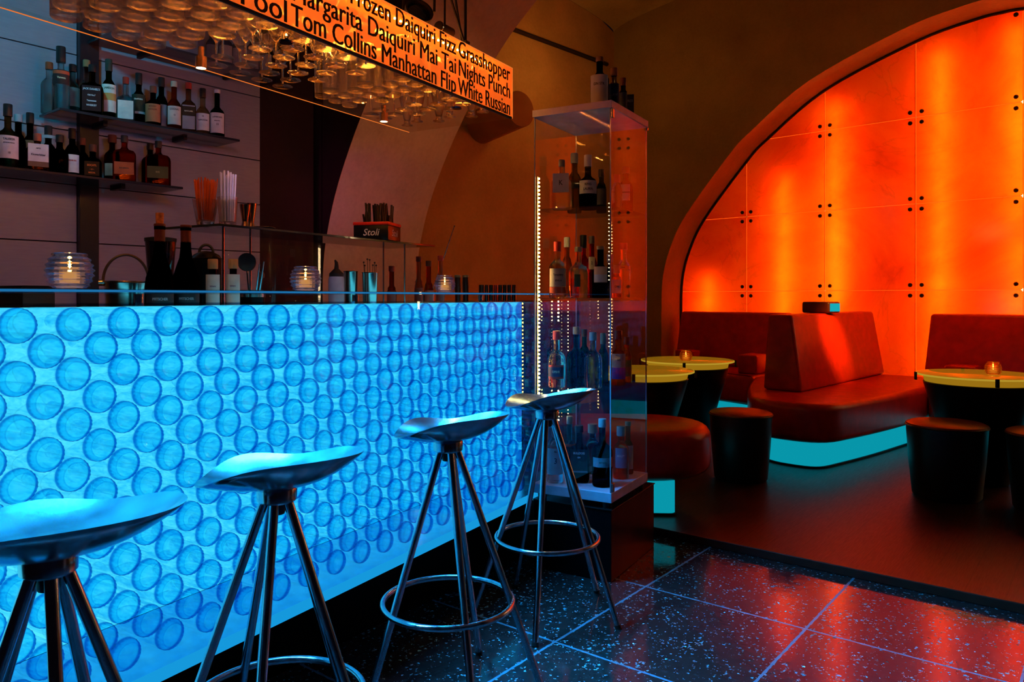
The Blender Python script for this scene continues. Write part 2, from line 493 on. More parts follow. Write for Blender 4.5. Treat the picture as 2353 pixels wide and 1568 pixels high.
M['onyx'] = mat_onyx()
M['bolt'] = plain('dark_bolt', (.008, .004, .004), .5)

def clip_convex(poly, clipper):
    def inside(p, a, b): return (b[0] - a[0]) * (p[1] - a[1]) - (b[1] - a[1]) * (p[0] - a[0]) <= 1e-9
    def cross(p, q, a, b):
        d1 = (b[0] - a[0], b[1] - a[1]); d2 = (q[0] - p[0], q[1] - p[1])
        den = d1[0] * d2[1] - d1[1] * d2[0]
        s = (d1[0] * (a[1] - p[1]) - d1[1] * (a[0] - p[0])) / den
        return (p[0] + d2[0] * s, p[1] + d2[1] * s)
    out = poly
    N = len(clipper)
    for i in range(N):
        a, b = clipper[i], clipper[(i + 1) % N]
        src, out = out, []
        for j in range(len(src)):
            p, q = src[j], src[(j + 1) % len(src)]
            pi, qi = inside(p, a, b), inside(q, a, b)
            if pi: out.append(p)
            if pi != qi: out.append(cross(p, q, a, b))
        if not out: return []
    return out
XS = [-2.19 + .785 * i for i in range(-1, 7)]
ZS = [.455, 1.209, 1.963, 2.717, 3.471, 4.2]
clipA = inset_poly(ARCHP, .014)
jointm = emis('glowing_joint', (1, .17, .008), 1.15)  # emissive strips added behind the seams for their bright lines
rown = ['bottom row of the arch', 'second row up', 'third row up', 'fourth row up', 'very top of the arch']
for i in range(len(XS) - 1):
    for j in range(len(ZS) - 1):
        gx = .0016
        cell = [(XS[i] + gx, ZS[j] + gx), (XS[i + 1] - gx, ZS[j] + gx), (XS[i + 1] - gx, ZS[j + 1] - gx), (XS[i] + gx, ZS[j + 1] - gx)]
        pl = clip_convex(cell, clipA)
        if len(pl) < 3: continue
        ar = abs(sum(pl[k][0] * pl[(k + 1) % len(pl)][1] - pl[(k + 1) % len(pl)][0] * pl[k][1] for k in range(len(pl)))) / 2
        if ar < .004 or XS[i] > 1.3: continue
        bm = bmesh.new()
        f = bm.faces.new([bm.verts.new((x, 0, z)) for x, z in pl])
        bmesh.ops.recalc_face_normals(bm, faces=bm.faces[:])
        place = ['left end', 'left end', 'second column from the left', 'third column from the left', 'fourth column from the left', 'far right column', 'far right column'][i]
        whole = ar > .55
        t = thing('onyx_panel', '%s orange onyx panel in the %s, %s' % ('square' if whole else 'curved-edge', rown[j], place), 'wall panel', (*WALL.o, 0), WALL.a, 'backlit onyx panels in the arch')
        obj('slab', bm, M['onyx'], t, False)
        jb = bmesh.new()
        for k in range(len(pl)):
            a_, b_ = pl[k], pl[(k + 1) % len(pl)]
            onh = abs(a_[1] - b_[1]) < 1e-6 and abs(a_[1] - (ZS[j] + gx)) < 1e-5
            onv = abs(a_[0] - b_[0]) < 1e-6 and abs(a_[0] - (XS[i] + gx)) < 1e-5
            if onh and abs(a_[0] - b_[0]) > .04: box(jb, min(a_[0], b_[0]) + .009, max(a_[0], b_[0]) - .009, .003, .004, a_[1] - .0045, a_[1] + .0015)
            if onv and abs(a_[1] - b_[1]) > .04: box(jb, a_[0] - .0045, a_[0] + .0015, .003, .004, min(a_[1], b_[1]) + .009, max(a_[1], b_[1]) - .009)
        if len(jb.verts): obj('lit_joint', jb, jointm, t, False)
        else: jb.free()
        for (cxx, cz) in ((XS[i] + .046, ZS[j] + .046), (XS[i + 1] - .046, ZS[j] + .046), (XS[i] + .046, ZS[j + 1] - .046), (XS[i + 1] - .046, ZS[j + 1] - .046)):
            ok = all((clipA[(k + 1) % len(clipA)][0] - clipA[k][0]) * (cz - clipA[k][1]) - (clipA[(k + 1) % len(clipA)][1] - clipA[k][1]) * (cxx - clipA[k][0]) < -.0 for k in range(len(clipA)))
            if ok and cxx > -2.0 and 0.9 < cz < 3.45 and cxx < 1.2:
                b = lathe([(0, .0), (.018, .0), (.018, .008), (.010, .016), (0, .017)], 12)
                bmesh.ops.transform(b, matrix=Matrix.Translation((cxx, -.0005, cz)) @ Matrix.Rotation(PI / 2, 4, 'X'), verts=b.verts[:])
                obj('bolt', b, M['bolt'], t)
# fluorescent tubes standing behind the stone
tubem = emis('warm_tube', (1.0, .68, .34), 33.0)
for k, x in enumerate((-1.84, -1.02, -.52, .36, .92, 1.75, 2.6)):
    o = obj('tube_lamp', TB([(x, .10, .30), (x, .10, (1.35, 2.35, 2.95, 3.25, 3.35, 3.25, 2.8)[k])], .014, 8), tubem, None, True, loc=(*WALL.o, 0), rot=(0, 0, WALL.a))
    tag(o, 'upright tube lamp hidden behind the onyx panels', 'lamp', 'tube lamps behind the onyx')

# ------------------------------------------------------------------ left (orange) wall, ceiling vault, transverse rib, dark wall
CR = WALL.p(PC, FACE)
LW = Frame(CR[0], CR[1], math.radians(180 + 45.5))    # x runs back towards the bar, y to the room
bm = bmesh.new()
N = 24
pts = [5.2 * i / N for i in range(N + 1)]
for a, b in zip(pts[:-1], pts[1:]):
    bm.faces.new([bm.verts.new((x, 0, z)) for x, z in ((a, 0), (b, 0), (b, ZC + vault(b)), (a, ZC + vault(a)))])
bmesh.ops.remove_doubles(bm, verts=bm.verts[:], dist=1e-5)
tag(obj('wall_left', bm, M['plaster_l'], None, True, loc=(CR[0], CR[1], 0), rot=(0, 0, LW.a)), 'orange plastered wall beyond the bar', None, None, 'structure')
# groin vault springing from the far corner
bm = bmesh.new(); G = 18; grid = []
ex = (WALL.c, WALL.s); ey = (LW.c, LW.s)
for i in range(G + 1):
    row = []
    for j in range(G + 1):
        p, q = 7.0 * (i / G) ** 2, 6.0 * (j / G) ** 2
        row.append(bm.verts.new((CR[0] + ex[0] * p + ey[0] * q, CR[1] + ex[1] * p + ey[1] * q, ZC + vault(p) + vault(q) + .002)))
    grid.append(row)
for i in range(G):
    for j in range(G): bm.faces.new((grid[i][j], grid[i + 1][j], grid[i + 1][j + 1], grid[i][j + 1]))
tag(obj('ceiling', bm, mat_plaster('ochre_vault', (.42, .27, .10)), None, True), 'ochre plastered vault', None, None, 'structure')

RIB = Frame(-1.2, 5.0, math.radians(-38.5))     # x along the arch plane to the right, y back
rc = [(-.06, -.0), (-.075, .7), (-.06, 1.29), (0, 1.61), (.14, 1.95), (.396, 2.36), (.736, 2.774), (1.104, 3.085), (1.6, 3.38), (2.2, 3.60), (2.9, 3.72), (3.3, 3.74)]
rk = .885
rcv = [(x * .95, z) for x, z in catmull(rc, 5)]
ribp = rcv + [(6.27 - x, z) for x, z in rcv[::-1][1:]]
bm = bmesh.new()
A = [bm.verts.new((x, 0, CAMZ + (z - CAMZ) * 1.0)) for x, z in ribp]; B = [bm.verts.new((x, .855, z)) for x, z in ribp]
for i in range(len(A) - 1): bm.faces.new((A[i], A[i + 1], B[i + 1], B[i]))
# back spandrel up to the vault
for i in range(len(B) - 1):
    x0, x1 = ribp[i][0], ribp[i + 1][0]
    if abs(x1 - x0) < 1e-5: continue
    bm.faces.new([bm.verts.new(v) for v in ((x0, .855, ribp[i][1]), (x1, .855, ribp[i + 1][1]), (x1, .855, 4.8), (x0, .855, 4.8))])
bmesh.ops.remove_doubles(bm, verts=bm.verts[:], dist=1e-5)
tag(obj('wall_arch', bm, M['plaster_rib'], None, True, loc=(*RIB.o, 0), rot=(0, 0, RIB.a), angle=50), 'cream plastered underside of the arch between bar and lounge', None, None, 'structure')
bm = bmesh.new()
for i in range(len(ribp) - 1):
    x0, x1 = ribp[i][0], ribp[i + 1][0]
    if abs(x1 - x0) < 1e-5 or x0 < -.08: continue
    bm.faces.new([bm.verts.new(v) for v in ((x0, -.002, ribp[i][1]), (x1, -.002, ribp[i + 1][1]), (x1, -.002, 4.8), (x0, -.002, 4.8))])
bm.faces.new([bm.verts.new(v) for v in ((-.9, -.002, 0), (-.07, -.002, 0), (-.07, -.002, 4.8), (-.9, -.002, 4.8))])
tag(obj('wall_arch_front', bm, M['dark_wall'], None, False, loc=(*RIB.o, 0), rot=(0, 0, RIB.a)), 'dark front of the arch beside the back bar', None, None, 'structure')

# back-bar wall of pale satin panels with dark joints
def mat_panel():
    t = NT('satin_grey_panel'); v = t.coord('Object', (1, 1, 8))
    n = t.noise(v, 12, 4); p = t.n('ShaderNodeBsdfPrincipled')
    t.l(t.ramp(n, [(.3, (.25, .26, .31)), (.7, (.29, .30, .35))]), p.inputs['Base Color']); p.inputs['Roughness'].default_value = .42; p.inputs['Metallic'].default_value = .25
    return t.done(p.outputs[0])
pm = mat_panel()
XE = SHELF.ray(597, 0)
xg0, xg1 = SHELF.ray(176, 0), SHELF.ray(222, 0)
bm = bmesh.new()
zsm = [0, .80, 1.42, 1.705, 1.97, 2.35, 2.72, 3.6]
for (a, b) in ((-3.2, -1.55), (-1.545, xg0), (xg1, XE)):
    for z0, z1 in zip(zsm[:-1], zsm[1:]): box(bm, a, b, 0, .02, z0 + .003, z1 - .003)
tag(obj('wall_backbar', bm, pm, None, False, loc=(*SHELF.o, 0), rot=(0, 0, SHELF.a)), 'pale satin panels behind the bottle shelves', None, None, 'structure')
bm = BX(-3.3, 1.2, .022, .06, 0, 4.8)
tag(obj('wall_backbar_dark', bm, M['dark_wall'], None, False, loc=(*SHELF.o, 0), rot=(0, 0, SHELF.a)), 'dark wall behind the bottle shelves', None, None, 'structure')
o = obj('trim_3', BX(xg0 + .002, xg1 - .002, -.035, .02, 0, 4.8, .003), plain('dark_upright', (.012, .012, .016), .35), None, False, loc=(*SHELF.o, 0), rot=(0, 0, SHELF.a))
tag(o, 'dark upright channel between the shelf panels', None, None, 'structure')
# picture-rail pipe on the orange wall
def lw_at(px, y=0.05):
    return LW.ray(px, y)
o = obj('wall_rail', TB([(LW.ray(1395, .03), .03, 3.66), (3.6, .03, 3.70)], .022, 8), M['blackmatt'], None, True, loc=(CR[0], CR[1], 0), rot=(0, 0, LW.a))
tag(o, 'black conduit rail high on the orange wall', 'rail')
#@@BAR
# ------------------------------------------------------------------ the bar
bar = thing('bar_counter', 'long bar with blue lit front of bottle bottoms on a black plinth', 'bar', BAR.p(0, 0, 0), BAR.a)
S0, S1 = -1.15, 2.02
ZB, ZT = .30, 1.131
def mat_blue():
    t = NT('blue_backlight'); e = t.n('ShaderNodeEmission'); e.inputs['Color'].default_value = (.075, .74, 1.0, 1); e.inputs['Strength'].default_value = 1.15
    m = t.done(e.outputs[0]); m.cycles.emission_sampling = 'NONE'; return m
obj('backlight_panel', BX(S0, S1, .318, .325, ZB, ZT - .006), mat_blue(), bar, False)
obj('base_board', BX(S0, S1, .004, .317, ZB - .018, ZB, .002), plain('blue_acrylic_board', (.06, .42, .78), .18, .9, .1), bar, False)
es = NT('lit_acrylic_edge'); e = es.n('ShaderNodeEmission'); e.inputs['Color'].default_value = (.01, .42, .95, 1); e.inputs['Strength'].default_value = .75
obj('lit_edge', BX(S0, S1, -.010, .003, ZB - .022, ZB + .004, .002), es.done(e.outputs[0]), bar, False)
obj('top_board', BX(S0, S1, .0, .33, ZT, ZT + .004), thin_glass('tinted_acrylic', (.35, .5, .7), .06, .5), bar, False)
obj('end_board', BX(S1 + .001, S1 + .02, .0, .33, ZB, ZT), M['black'], bar, False)
obj('back_board', BX(S0, S1, .330, .345, .02, 1.04), M['black'], bar, False)
# front pane
bm = bmesh.new(); bm.faces.new([bm.verts.new(v) for v in ((S0, -.002, ZB + .005), (S1, -.002, ZB + .005), (S1, -.002, ZT), (S0, -.002, ZT))])
obj('front_pane', bm, thin_glass('front_pane_glass', (.97, .98, 1.0), .02, .5), bar, False)
# plinth, set back more towards the near end
fp = [BAR.inv(*at(px, F * CAMZ / (y - HY))[:2]) for px, y in ((570, 1568), (1203, 1286))]
(xa, ya), (xb, yb) = fp
sl = (yb - ya) / (xb - xa)
def ply(x): return max(.05, ya + sl * (x - xa))
obj('plinth', poly_prism([(S0, ply(S0)), (1.45, ply(1.45)), (S1, ply(1.45)), (S1, .326), (S0, .326)], 0.001, ZB - .026), M['black'], bar, False)
# ledge behind for the bottles and tools
obj('work_ledge', BX(S0, S1, .348, .95, 1.02, 1.045, .003), plain('dark_steel_ledge', (.05, .05, .055), .3, .6), bar, False)
obj('under_cabinet', BX(S0, S1, .40, .93, 0.002, 1.019), M['black'], bar, False)
tp = thing('glass_counter_top', 'clear glass bar top with a glowing blue edge', 'counter top', BAR.p(0, 0, 0), BAR.a)
obj('glass_slab', BX(S0, S1 + .02, -.014, .36, 1.158, 1.168, .001), M['pane_edge'], tp, False)
ee = NT('blue_glass_edge'); e = ee.n('ShaderNodeEmission'); e.inputs['Color'].default_value = (.02, .28, .70, 1); e.inputs['Strength'].default_value = .55
obj('glass_edge', BX(S0, S1 + .02, -.0165, -.0143, 1.1605, 1.1655), ee.done(e.outputs[0]), tp, False)
for x in (-.95, -.1, .75, 1.6):
    obj('spacer', lathe([(0, ZT + .0042), (.012, ZT + .0042), (.012, 1.1578), (0, 1.1578)], 14), M['steel'], tp, loc=(x, .30, 0))

# wall of bottles lying with their bases to the room
def bar_bottle_mesh():
    R = .0352
    o = [(0, .007), (.012, .0055), (.020, .003), (.0245, .0008), (.0268, 0), (.0300, .0010), (.0328, .0045), (.0346, .010), (R, .016), (R, .165), (.033, .180), (.026, .197), (.0165, .212), (.0145, .225), (.0140, .285), (.0155, .287), (.0155, .295), (0, .296)]
    bm = lathe(o, 48, rib=(.0040, .0105, .0005))
    bmesh.ops.recalc_face_normals(bm, faces=bm.faces[:])
    for f in bm.faces: f.smooth = True
    # stand the axis along +Y (base to -Y)
    bmesh.ops.transform(bm, matrix=Matrix.Rotation(-PI / 2, 4, 'X'), verts=bm.verts[:])
    me = bpy.data.meshes.new('bottle'); bm.to_mesh(me); bm.free(); return me
bme = bar_bottle_mesh()
def mat_bar_glass():
    t = NT('bar_bottle_glass')
    nz = t.noise(t.coord('Object', (1, .22, 1)), 46, 4, .6, 1.2)
    sx = t.n('ShaderNodeSeparateXYZ'); t.l(t.coord('Object'), sx.inputs[0])
    thick = t.ramp(sx.outputs[1], [(.0165, 1), (.0205, 0)])
    rad = t.math('SQRT', t.math('ADD', t.math('POWER', sx.outputs[0], 2), t.math('POWER', sx.outputs[2], 2)))
    lw = t.n('ShaderNodeLayerWeight'); lw.inputs['Blend'].default_value = .5
    # tints paint refracted light: dark rims on the base, ripples on the side wall
    ring = t.ramp(t.math('MULTIPLY', rad, 20), [(.0, (.50, .87, .975)), (.40, (.26, .84, .96)), (.485, (.30, .86, .97)), (.52, (.05, .60, .88)), (.58, (.12, .73, .93)), (.66, (.07, .64, .90)), (.692, (.01, .30, .66))])
    edge = t.ramp(lw.outputs['Facing'], [(.70, (1, 1, 1)), (.93, (.25, .55, .80))])
    bm_ = t.n('ShaderNodeMix', data_type='RGBA', blend_type='MULTIPLY'); bm_.inputs['Factor'].default_value = 1; t.l(ring, bm_.inputs[6]); t.l(edge, bm_.inputs[7])
    side = t.ramp(nz, [(.34, (.50, .84, .96)), (.46, (.80, .94, .985)), (.56, (1, 1, 1)), (.66, (.62, .88, .97))])
    mc = t.n('ShaderNodeMix', data_type='RGBA'); t.l(thick, mc.inputs['Factor']); t.l(side, mc.inputs[6]); t.l(bm_.outputs[2], mc.inputs[7])
    tr = t.n('ShaderNodeBsdfTransparent'); t.l(mc.outputs[2], tr.inputs['Color'])
    g = t.n('ShaderNodeBsdfGlossy'); g.inputs['Roughness'].default_value = .04
    f = t.math('ADD', t.math('MULTIPLY', t.math('POWER', lw.outputs['Facing'], 4), .30), .012)
    mx = t.n('ShaderNodeMixShader'); t.l(f, mx.inputs[0])
    t.l(tr.outputs[0], mx.inputs[1]); t.l(g.outputs[0], mx.inputs[2])
    return t.done(mx.outputs[0])
bgl = mat_bar_glass(); bme.materials.append(bgl)
rest = bmesh.new(); nb = 0
for j in range(15):
    z = 1.094 - .0522 * j
    x = -.549 - .1117 * 2 + (.0559 if j % 2 else 0)
    while x < S1 - .05:
        jx, jz, jy = random.uniform(-.0012, .0012), random.uniform(-.0010, .0010), random.uniform(.003, .010)
        if x < 1.42:
            if x > -.66:
                o = bpy.data.objects.new('bottle', bme); COL.objects.link(o)
                o.location = BAR.p(x + jx, jy, z + jz)
                o.rotation_euler = (0, random.uniform(0, 6.28), BAR.a)
                o.rotation_mode = 'XYZ'
                tag(o, 'clear glass bottle lying base outwards in the blue lit bar front', 'bottle', 'bottles stacked in the bar front'); nb += 1
        else:
            t = bmesh.new(); t.from_mesh(bme); merge(rest, t, Matrix.Translation((x + jx, jy, z + jz)))
        x += .1117
o = obj_raw('bottle_stack', rest, bgl, None, loc=BAR.p(0, 0, 0), rot=(0, 0, BAR.a))
tag(o, 'stack of clear bottles in the bar front behind the glass cabinet', 'bottles', None, 'stuff')
#@@STOOLS
# ------------------------------------------------------------------ bar stools
ZH = .725
def seat_bm():
    bm = bmesh.new(); NR, NA = 14, 64; R = .175
    tab = [.822, .812, .788, .786, .765, .772, .806, .822]; tab = [(v - ZH) for v in (.812, .800, .773, .780, .755, .766, .806, .816)]
    def rim(a):       # rim height round the seat, every 45 degrees from the raised tip
        u = (a / (PI / 4)) % 8; k = int(u); f = u - k
        p0, p1, p2, p3 = (tab[(k + d) % 8] for d in (-1, 0, 1, 2))
        return .5 * (2 * p1 + (p2 - p0) * f + (2 * p0 - 5 * p1 + 4 * p2 - p3) * f * f + (3 * p1 - p0 - 3 * p2 + p3) * f ** 3) - .012
    def rad(a): return R * (1 + .04 * math.cos(a) + .02 * math.cos(2 * a) + .03 * math.cos(3 * a))
    layers = []
    for side in (0, 1):
        L = []
        for i in range(NR + 1):
            if i == 0: L.append([bm.verts.new((0, 0, .012 if side == 0 else 0))]); continue
            q = i / NR; ring = []
            for k in range(NA):
                a = 2 * PI * k / NA
                h = rim(a) * q ** 2.3 + (.012 * (1 - q * .75) if side == 0 else 0)
                rr = rad(a) * q * (1 if side == 0 else .995)
                ring.append(bm.verts.new((rr * math.cos(a), rr * math.sin(a), h)))
            L.append(ring)
        for i in range(NR):
            A, B = L[i], L[i + 1]
            for k in range(NA):
                m = (k + 1) % NA
                if len(A) == 1: bm.faces.new((A[0], B[k], B[m]))
                else: bm.faces.new((A[k], B[k], B[m], A[m]))
        layers.append(L)
    A, B = layers[0][-1], layers[1][-1]
    for k in range(NA): bm.faces.new((A[k], B[k], B[(k + 1) % NA], A[(k + 1) % NA]))
    return bm
ZH = .725
def make_stool(loc, ang0, label, k_=1.0):
    t = thing('bar_stool', label, 'bar stool', loc, 0, 'bar stools in front of the bar')
    s = obj('seat', seat_bm(), M['seat'], t, loc=(0, 0, ZH + .012), angle=60); s.scale = (k_, k_, 1)
    obj('hub', lathe([(0, ZH - .018), (.038, ZH - .018), (.042, ZH - .014), (.043, ZH + .010), (.041, ZH + .0135), (0, ZH + .0135)], 32), M['chrome'], t)
    obj('swivel_pin', lathe([(0, ZH - .045), (.016, ZH - .045), (.018, ZH - .040), (.018, ZH - .0185), (0, ZH - .0185)], 18), M['blackmatt'], t)
    for k in range(5):
        a = ang0 + 2 * PI * k / 5
        top = (.028 * math.cos(a), .028 * math.sin(a), ZH - .020); bot = (.272 * math.cos(a), .272 * math.sin(a), .012)
        lg = obj('leg', TB([bot, top], .0105, 14), M['chrome'], t)
        bt = (.2725 * math.cos(a), .2725 * math.sin(a))
        obj('foot_cap', TB([(bt[0] * 1.008, bt[1] * 1.008, .0008), (bt[0] * .996, bt[1] * .996, .0125)], .0118, 12), M['blackmatt'], lg)
    obj('foot_ring', TB([(.186 * math.cos(2 * PI * k / 64), .186 * math.sin(2 * PI * k / 64), .276) for k in range(64)], .0085, 12, closed=True), M['chrome'], t)
    return t
rd = math.radians
make_stool((-.744, 1.229, 0), rd(20), 'aluminium bar stool cut off by the left edge of the photo', 1.10)
make_stool((-.51, 1.66, 0), rd(131), 'aluminium bar stool second from the left edge, foot ring just in view', .98)
make_stool((-.184, 2.20, 0), rd(145.7), 'aluminium bar stool between the last stool and the one with a half hidden foot ring', .92)
make_stool((.1285, 2.787, 0), rd(43), 'aluminium bar stool standing in front of the glass bottle cabinet', .92)
#@@BOTTLES
# ------------------------------------------------------------------ bottles with caps and labels
def bottle(name, label, loc, H, R, style='round', glass=(.9, .95, .95), cap=(.02, .02, .02), caph=.035, neck=.28, lab=None, labz=(.18, .55), ink_c=(.05, .05, .05), words=(), rotz=None, cat='bottle', group=None, capr=None, wrap=1.15, lab2=None, mark=None):
    x, y, z = loc
    t = thing(name, label, cat, (x, y, z + .0006), toward_cam(x, y) + random.uniform(-.12, .12) if rotz is None else rotz, group)
    nr = .0135 if R > .03 else .011
    n = {'round': 2, 'square': 9, 'flask': 5}.get(style, 2)
    zs = H * (1 - neck) ; ze = H - caph
    b = .004
    if style == 'burgundy':
        prof = [(0, .004), (R * .6, .003), (R * .85, 0), (R, b * 2), (R, H * .42), (R * .93, H * .50), (R * .70, H * .60), (R * .46, H * .69), (nr * 1.15, H * .78), (nr, ze - .012), (nr * 1.15, ze - .008), (nr * 1.15, ze), (0, ze)]
    elif style == 'bell':
        prof = [(0, .004), (R * .7, .002), (R * .9, 0), (R * .97, b), (R, H * .3), (R, zs * .78), (R * .97, zs * .86), (R * .80, zs * .95), (nr * 1.6, zs * 1.0), (nr * 1.15, zs * 1.04), (nr, zs * 1.1), (nr, ze), (0, ze)]
    else:
        prof = [(0, .004, 2), (R * .7, .002, n), (R * .92, 0, n), (R, b, n), (R, zs * .82, n), (R * .97, zs * .87, n), (R * .82, zs * .94, n), (nr * 1.55, zs, max(2, n * .4)), (nr * 1.1, zs * 1.05, 2), (nr, zs * 1.08), (nr, ze), (0, ze)]
    obj('glass_body', lathe(prof, 36 if n != 2 else 28), glassc(glass), t)
    cr = capr or nr * 1.22
    obj('cap', lathe([(0, ze + .0005), (cr * .97, ze + .0005), (cr, ze + .003), (cr, H - .003), (cr * .93, H), (0, H)], 20), paint(cap, .4), t)
    rl = R + .0007
    if lab is not None:
        z0, z1 = H * labz[0], H * labz[1]
        bm = bmesh.new(); K = 16
        if n == 2:
            for k in range(K):
                a0, a1 = -wrap + 2 * wrap * k / K, -wrap + 2 * wrap * (k + 1) / K
                bm.faces.new([bm.verts.new((rl * math.sin(a), -rl * math.cos(a), zz)) for a, zz in ((a0, z0), (a1, z0), (a1, z1), (a0, z1))])
            bmesh.ops.remove_doubles(bm, verts=bm.verts[:], dist=1e-6)
        else:
            wl = R * .84
            bm.faces.new([bm.verts.new((xx, -R - .0007, zz)) for xx, zz in ((-wl, z0), (wl, z0), (wl, z1), (-wl, z1))])
        lo = obj('label', bm, paint(lab, .6), t)
        if lab2:
            h0, h1 = z0 + (z1 - z0) * lab2[1], z0 + (z1 - z0) * lab2[2]
            bm = bmesh.new()
            for k in range(K):
                a0, a1 = -wrap + 2 * wrap * k / K, -wrap + 2 * wrap * (k + 1) / K
                if n == 2: vs = [((rl + .0004) * math.sin(a), -(rl + .0004) * math.cos(a), zz) for a, zz in ((a0, h0), (a1, h0), (a1, h1), (a0, h1))]
                else: vs = [(R * .84 * q, -R - .0011, zz) for q, zz in ((-1 + 2 * k / K, h0), (-1 + 2 * (k + 1) / K, h0), (-1 + 2 * (k + 1) / K, h1), (-1 + 2 * k / K, h1))]
                bm.faces.new([bm.verts.new(v) for v in vs])
            obj('label_band', bm, paint(lab2[0], .6), lo)
        for wd, sz, fz in words:
            zz = z0 + (z1 - z0) * fz
            text_on(wd, sz, ink(ink_c), lo, R=(rl + .0008) if n == 2 else None, y=-R - .0016, z=zz, bold=.0004, sx=.85)
    return t

# ---- back-bar shelves
ym = -.135
SHZ = {'u': 2.014, 'l': 1.717, 't': 2.42}
def shelf(name, label, px0, px1, z, y0=-.275):
    x0, x1 = SHELF.ray(px0, -.2) if isinstance(px0, int) else px0, SHELF.ray(px1, -.2)
    t = thing(name, label, 'shelf', (*SHELF.o, 0), SHELF.a, 'bottle shelves on the back wall')
    obj('board', BX(x0, x1, y0, -.002 - .036, z - .012, z, .002), M['smoke'], t, False)
    for x in (x0 + .25, x1 - .25): obj('bracket', BX(x - .01, x + .01, -.16, -.038, z - .026, z - .0125), M['blackmatt'], t, False)
    return t
shelf('glass_shelf', 'upper dark glass shelf of bottles on the back wall', 122, 534, SHZ['u'])
shelf('glass_shelf', 'lower dark glass shelf of bottles on the back wall', -2.1, 404, SHZ['l'])
shelf('glass_shelf', 'topmost dark shelf seen through the hanging glass rack', 236, 640, SHZ['t'])
def on_shelf(px, ytop, level, off=0.0):
    y = ym + off; x = SHELF.ray(px, y); X, Y, _ = SHELF.p(x, y)
    z = SHZ[level]
    H = CAMZ + (HY - ytop) / F * Y - z
    return (X, Y, z), H, F / Y
clr = (.80, .86, .84); amb = (.62, .20, .05); grn = (.05, .16, .06); dkc = (.03, .02, .02); red = (.4, .03, .02); blk = (.015, .015, .015); crm = (.62, .58, .50); wht = (.75, .74, .72)
GU, GL, GT = 'bottles on the upper shelf', 'bottles on the lower shelf', 'bottles on the topmost shelf'
shp = {}
def sb(px, top, lv, wpx, off, label, **k):
    best = None
    for d in [0] + [q * i * .004 for i in range(1, 40) for q in (1, -1)]:
        loc, H, s = on_shelf(px, top, lv, off + d); R = wpx / s / 2; y = ym + off + d
        if y + R * 1.02 > -.004 or y - R * 1.02 < -.27: continue
        RR = R * {'square': 1.31, 'flask': 1.24}.get(k.get('style'), 1.03)
        if all(math.hypot(loc[0] - a, loc[1] - b) > RR + r for a, b, r in shp.get(lv, [])): best = loc, H, R, RR; break
    if not best: print('CROWD shelf', px, label); return
    loc, H, R, RR = best; shp.setdefault(lv, []).append((loc[0], loc[1], RR))
    return bottle('spirit_bottle', label, loc, H, R, group={'u': GU, 'l': GL, 't': GT}[lv], **k)
sb(113, 144, 'u', 34, .045, 'clear bottle with small red stopper at the left end of the upper shelf', glass=clr, cap=(.3, .05, .02), neck=.34)
sb(140, 108, 'u', 36, -.05, 'tallest bottle on the upper shelf, long black cap and dark fruit label', glass=clr, cap=blk, caph=.075, capr=.02, neck=.38, lab=(.03, .02, .02), labz=(.40, .62), lab2=((.5, .07, .03), .72, .95), ink_c=(.7, .5, .3), words=(('Vanessa', .013, .45),))
sb(167, 149, 'u', 30, .045, 'dark capped clear bottle half hidden behind the tall black capped one', glass=(.45, .55, .5), cap=blk, neck=.36, lab=(.14, .15, .14), labz=(.2, .55))
sb(199, 139, 'u', 34, .045, 'clear bottle with cork stopper behind the square black label bottle', glass=clr, cap=(.35, .14, .06), neck=.36)
sb(212, 150, 'u', 46, -.05, 'square whiskey bottle with a black label in white lettering', style='square', glass=(.35, .16, .06), cap=blk, neck=.36, lab=(.012, .012, .014), labz=(.08, .56), ink_c=(.6, .6, .62), words=(('JACK DANIEL\'S', .0125, .86), ('Old No.7', .010, .62), ('Tennessee', .011, .40), ('WHISKEY', .012, .22)))
sb(250, 137, 'u', 31, -.045, 'green whiskey bottle with a tall neck and cream label beside the square one', glass=grn, cap=(.03, .04, .03), caph=.06, neck=.36, lab=crm, labz=(.14, .58), ink_c=(.05, .09, .05), words=(('JAMESON', .0135, .86),), lab2=((.55, .28, .08), .42, .68))
sb(289, 178, 'u', 38, .0, 'clear squat bottle with red cap and plain cream label', style='flask', glass=clr, cap=red, neck=.40, lab=crm, labz=(.10, .48), capr=.015)
sb(319, 169, 'u', 30, -.02, 'dark green bottle with black capsule beside the plain cream label bottle', glass=(.02, .06, .03), cap=blk, caph=.06, neck=.36, lab=(.02, .03, .02), labz=(.25, .60), ink_c=(.6, .55, .45), words=(('Glenfiddich', .011, .75),), lab2=((.35, .35, .36), .0, .12))
sb(352, 199, 'u', 34, -.045, 'brown bottle with orange label in front of a dark green one', glass=(.22, .08, .03), cap=(.2, .05, .03), neck=.36, lab=(.45, .16, .07), labz=(.12, .55), words=(('MONKEY', .010, .85), ('SHOULDER', .010, .68)), ink_c=(.2, .04, .02))
sb(371, 179, 'u', 27, .045, 'tall dark green bottle behind the orange label one', glass=(.03, .09, .05), cap=blk, caph=.05, neck=.36, lab=(.2, .25, .28), labz=(.1, .5))
sb(400, 188, 'u', 30, -.02, 'amber whisky bottle with cream label and gold neck', glass=amb, cap=(.45, .38, .28), caph=.03, neck=.38, lab=crm, labz=(.14, .50), words=(('COGNAC', .0135, .82), ('O', .012, .5)))
sb(433, 191, 'u', 32, -.03, 'square shouldered bottle with slanted black label and red cap', style='square', glass=(.55, .40, .25), cap=red, neck=.36, lab=(.30, .30, .33), labz=(.10, .55), lab2=((.015, .015, .015), .55, .95), ink_c=(.75, .7, .5), words=(('BLACK LABEL', .008, .75),))
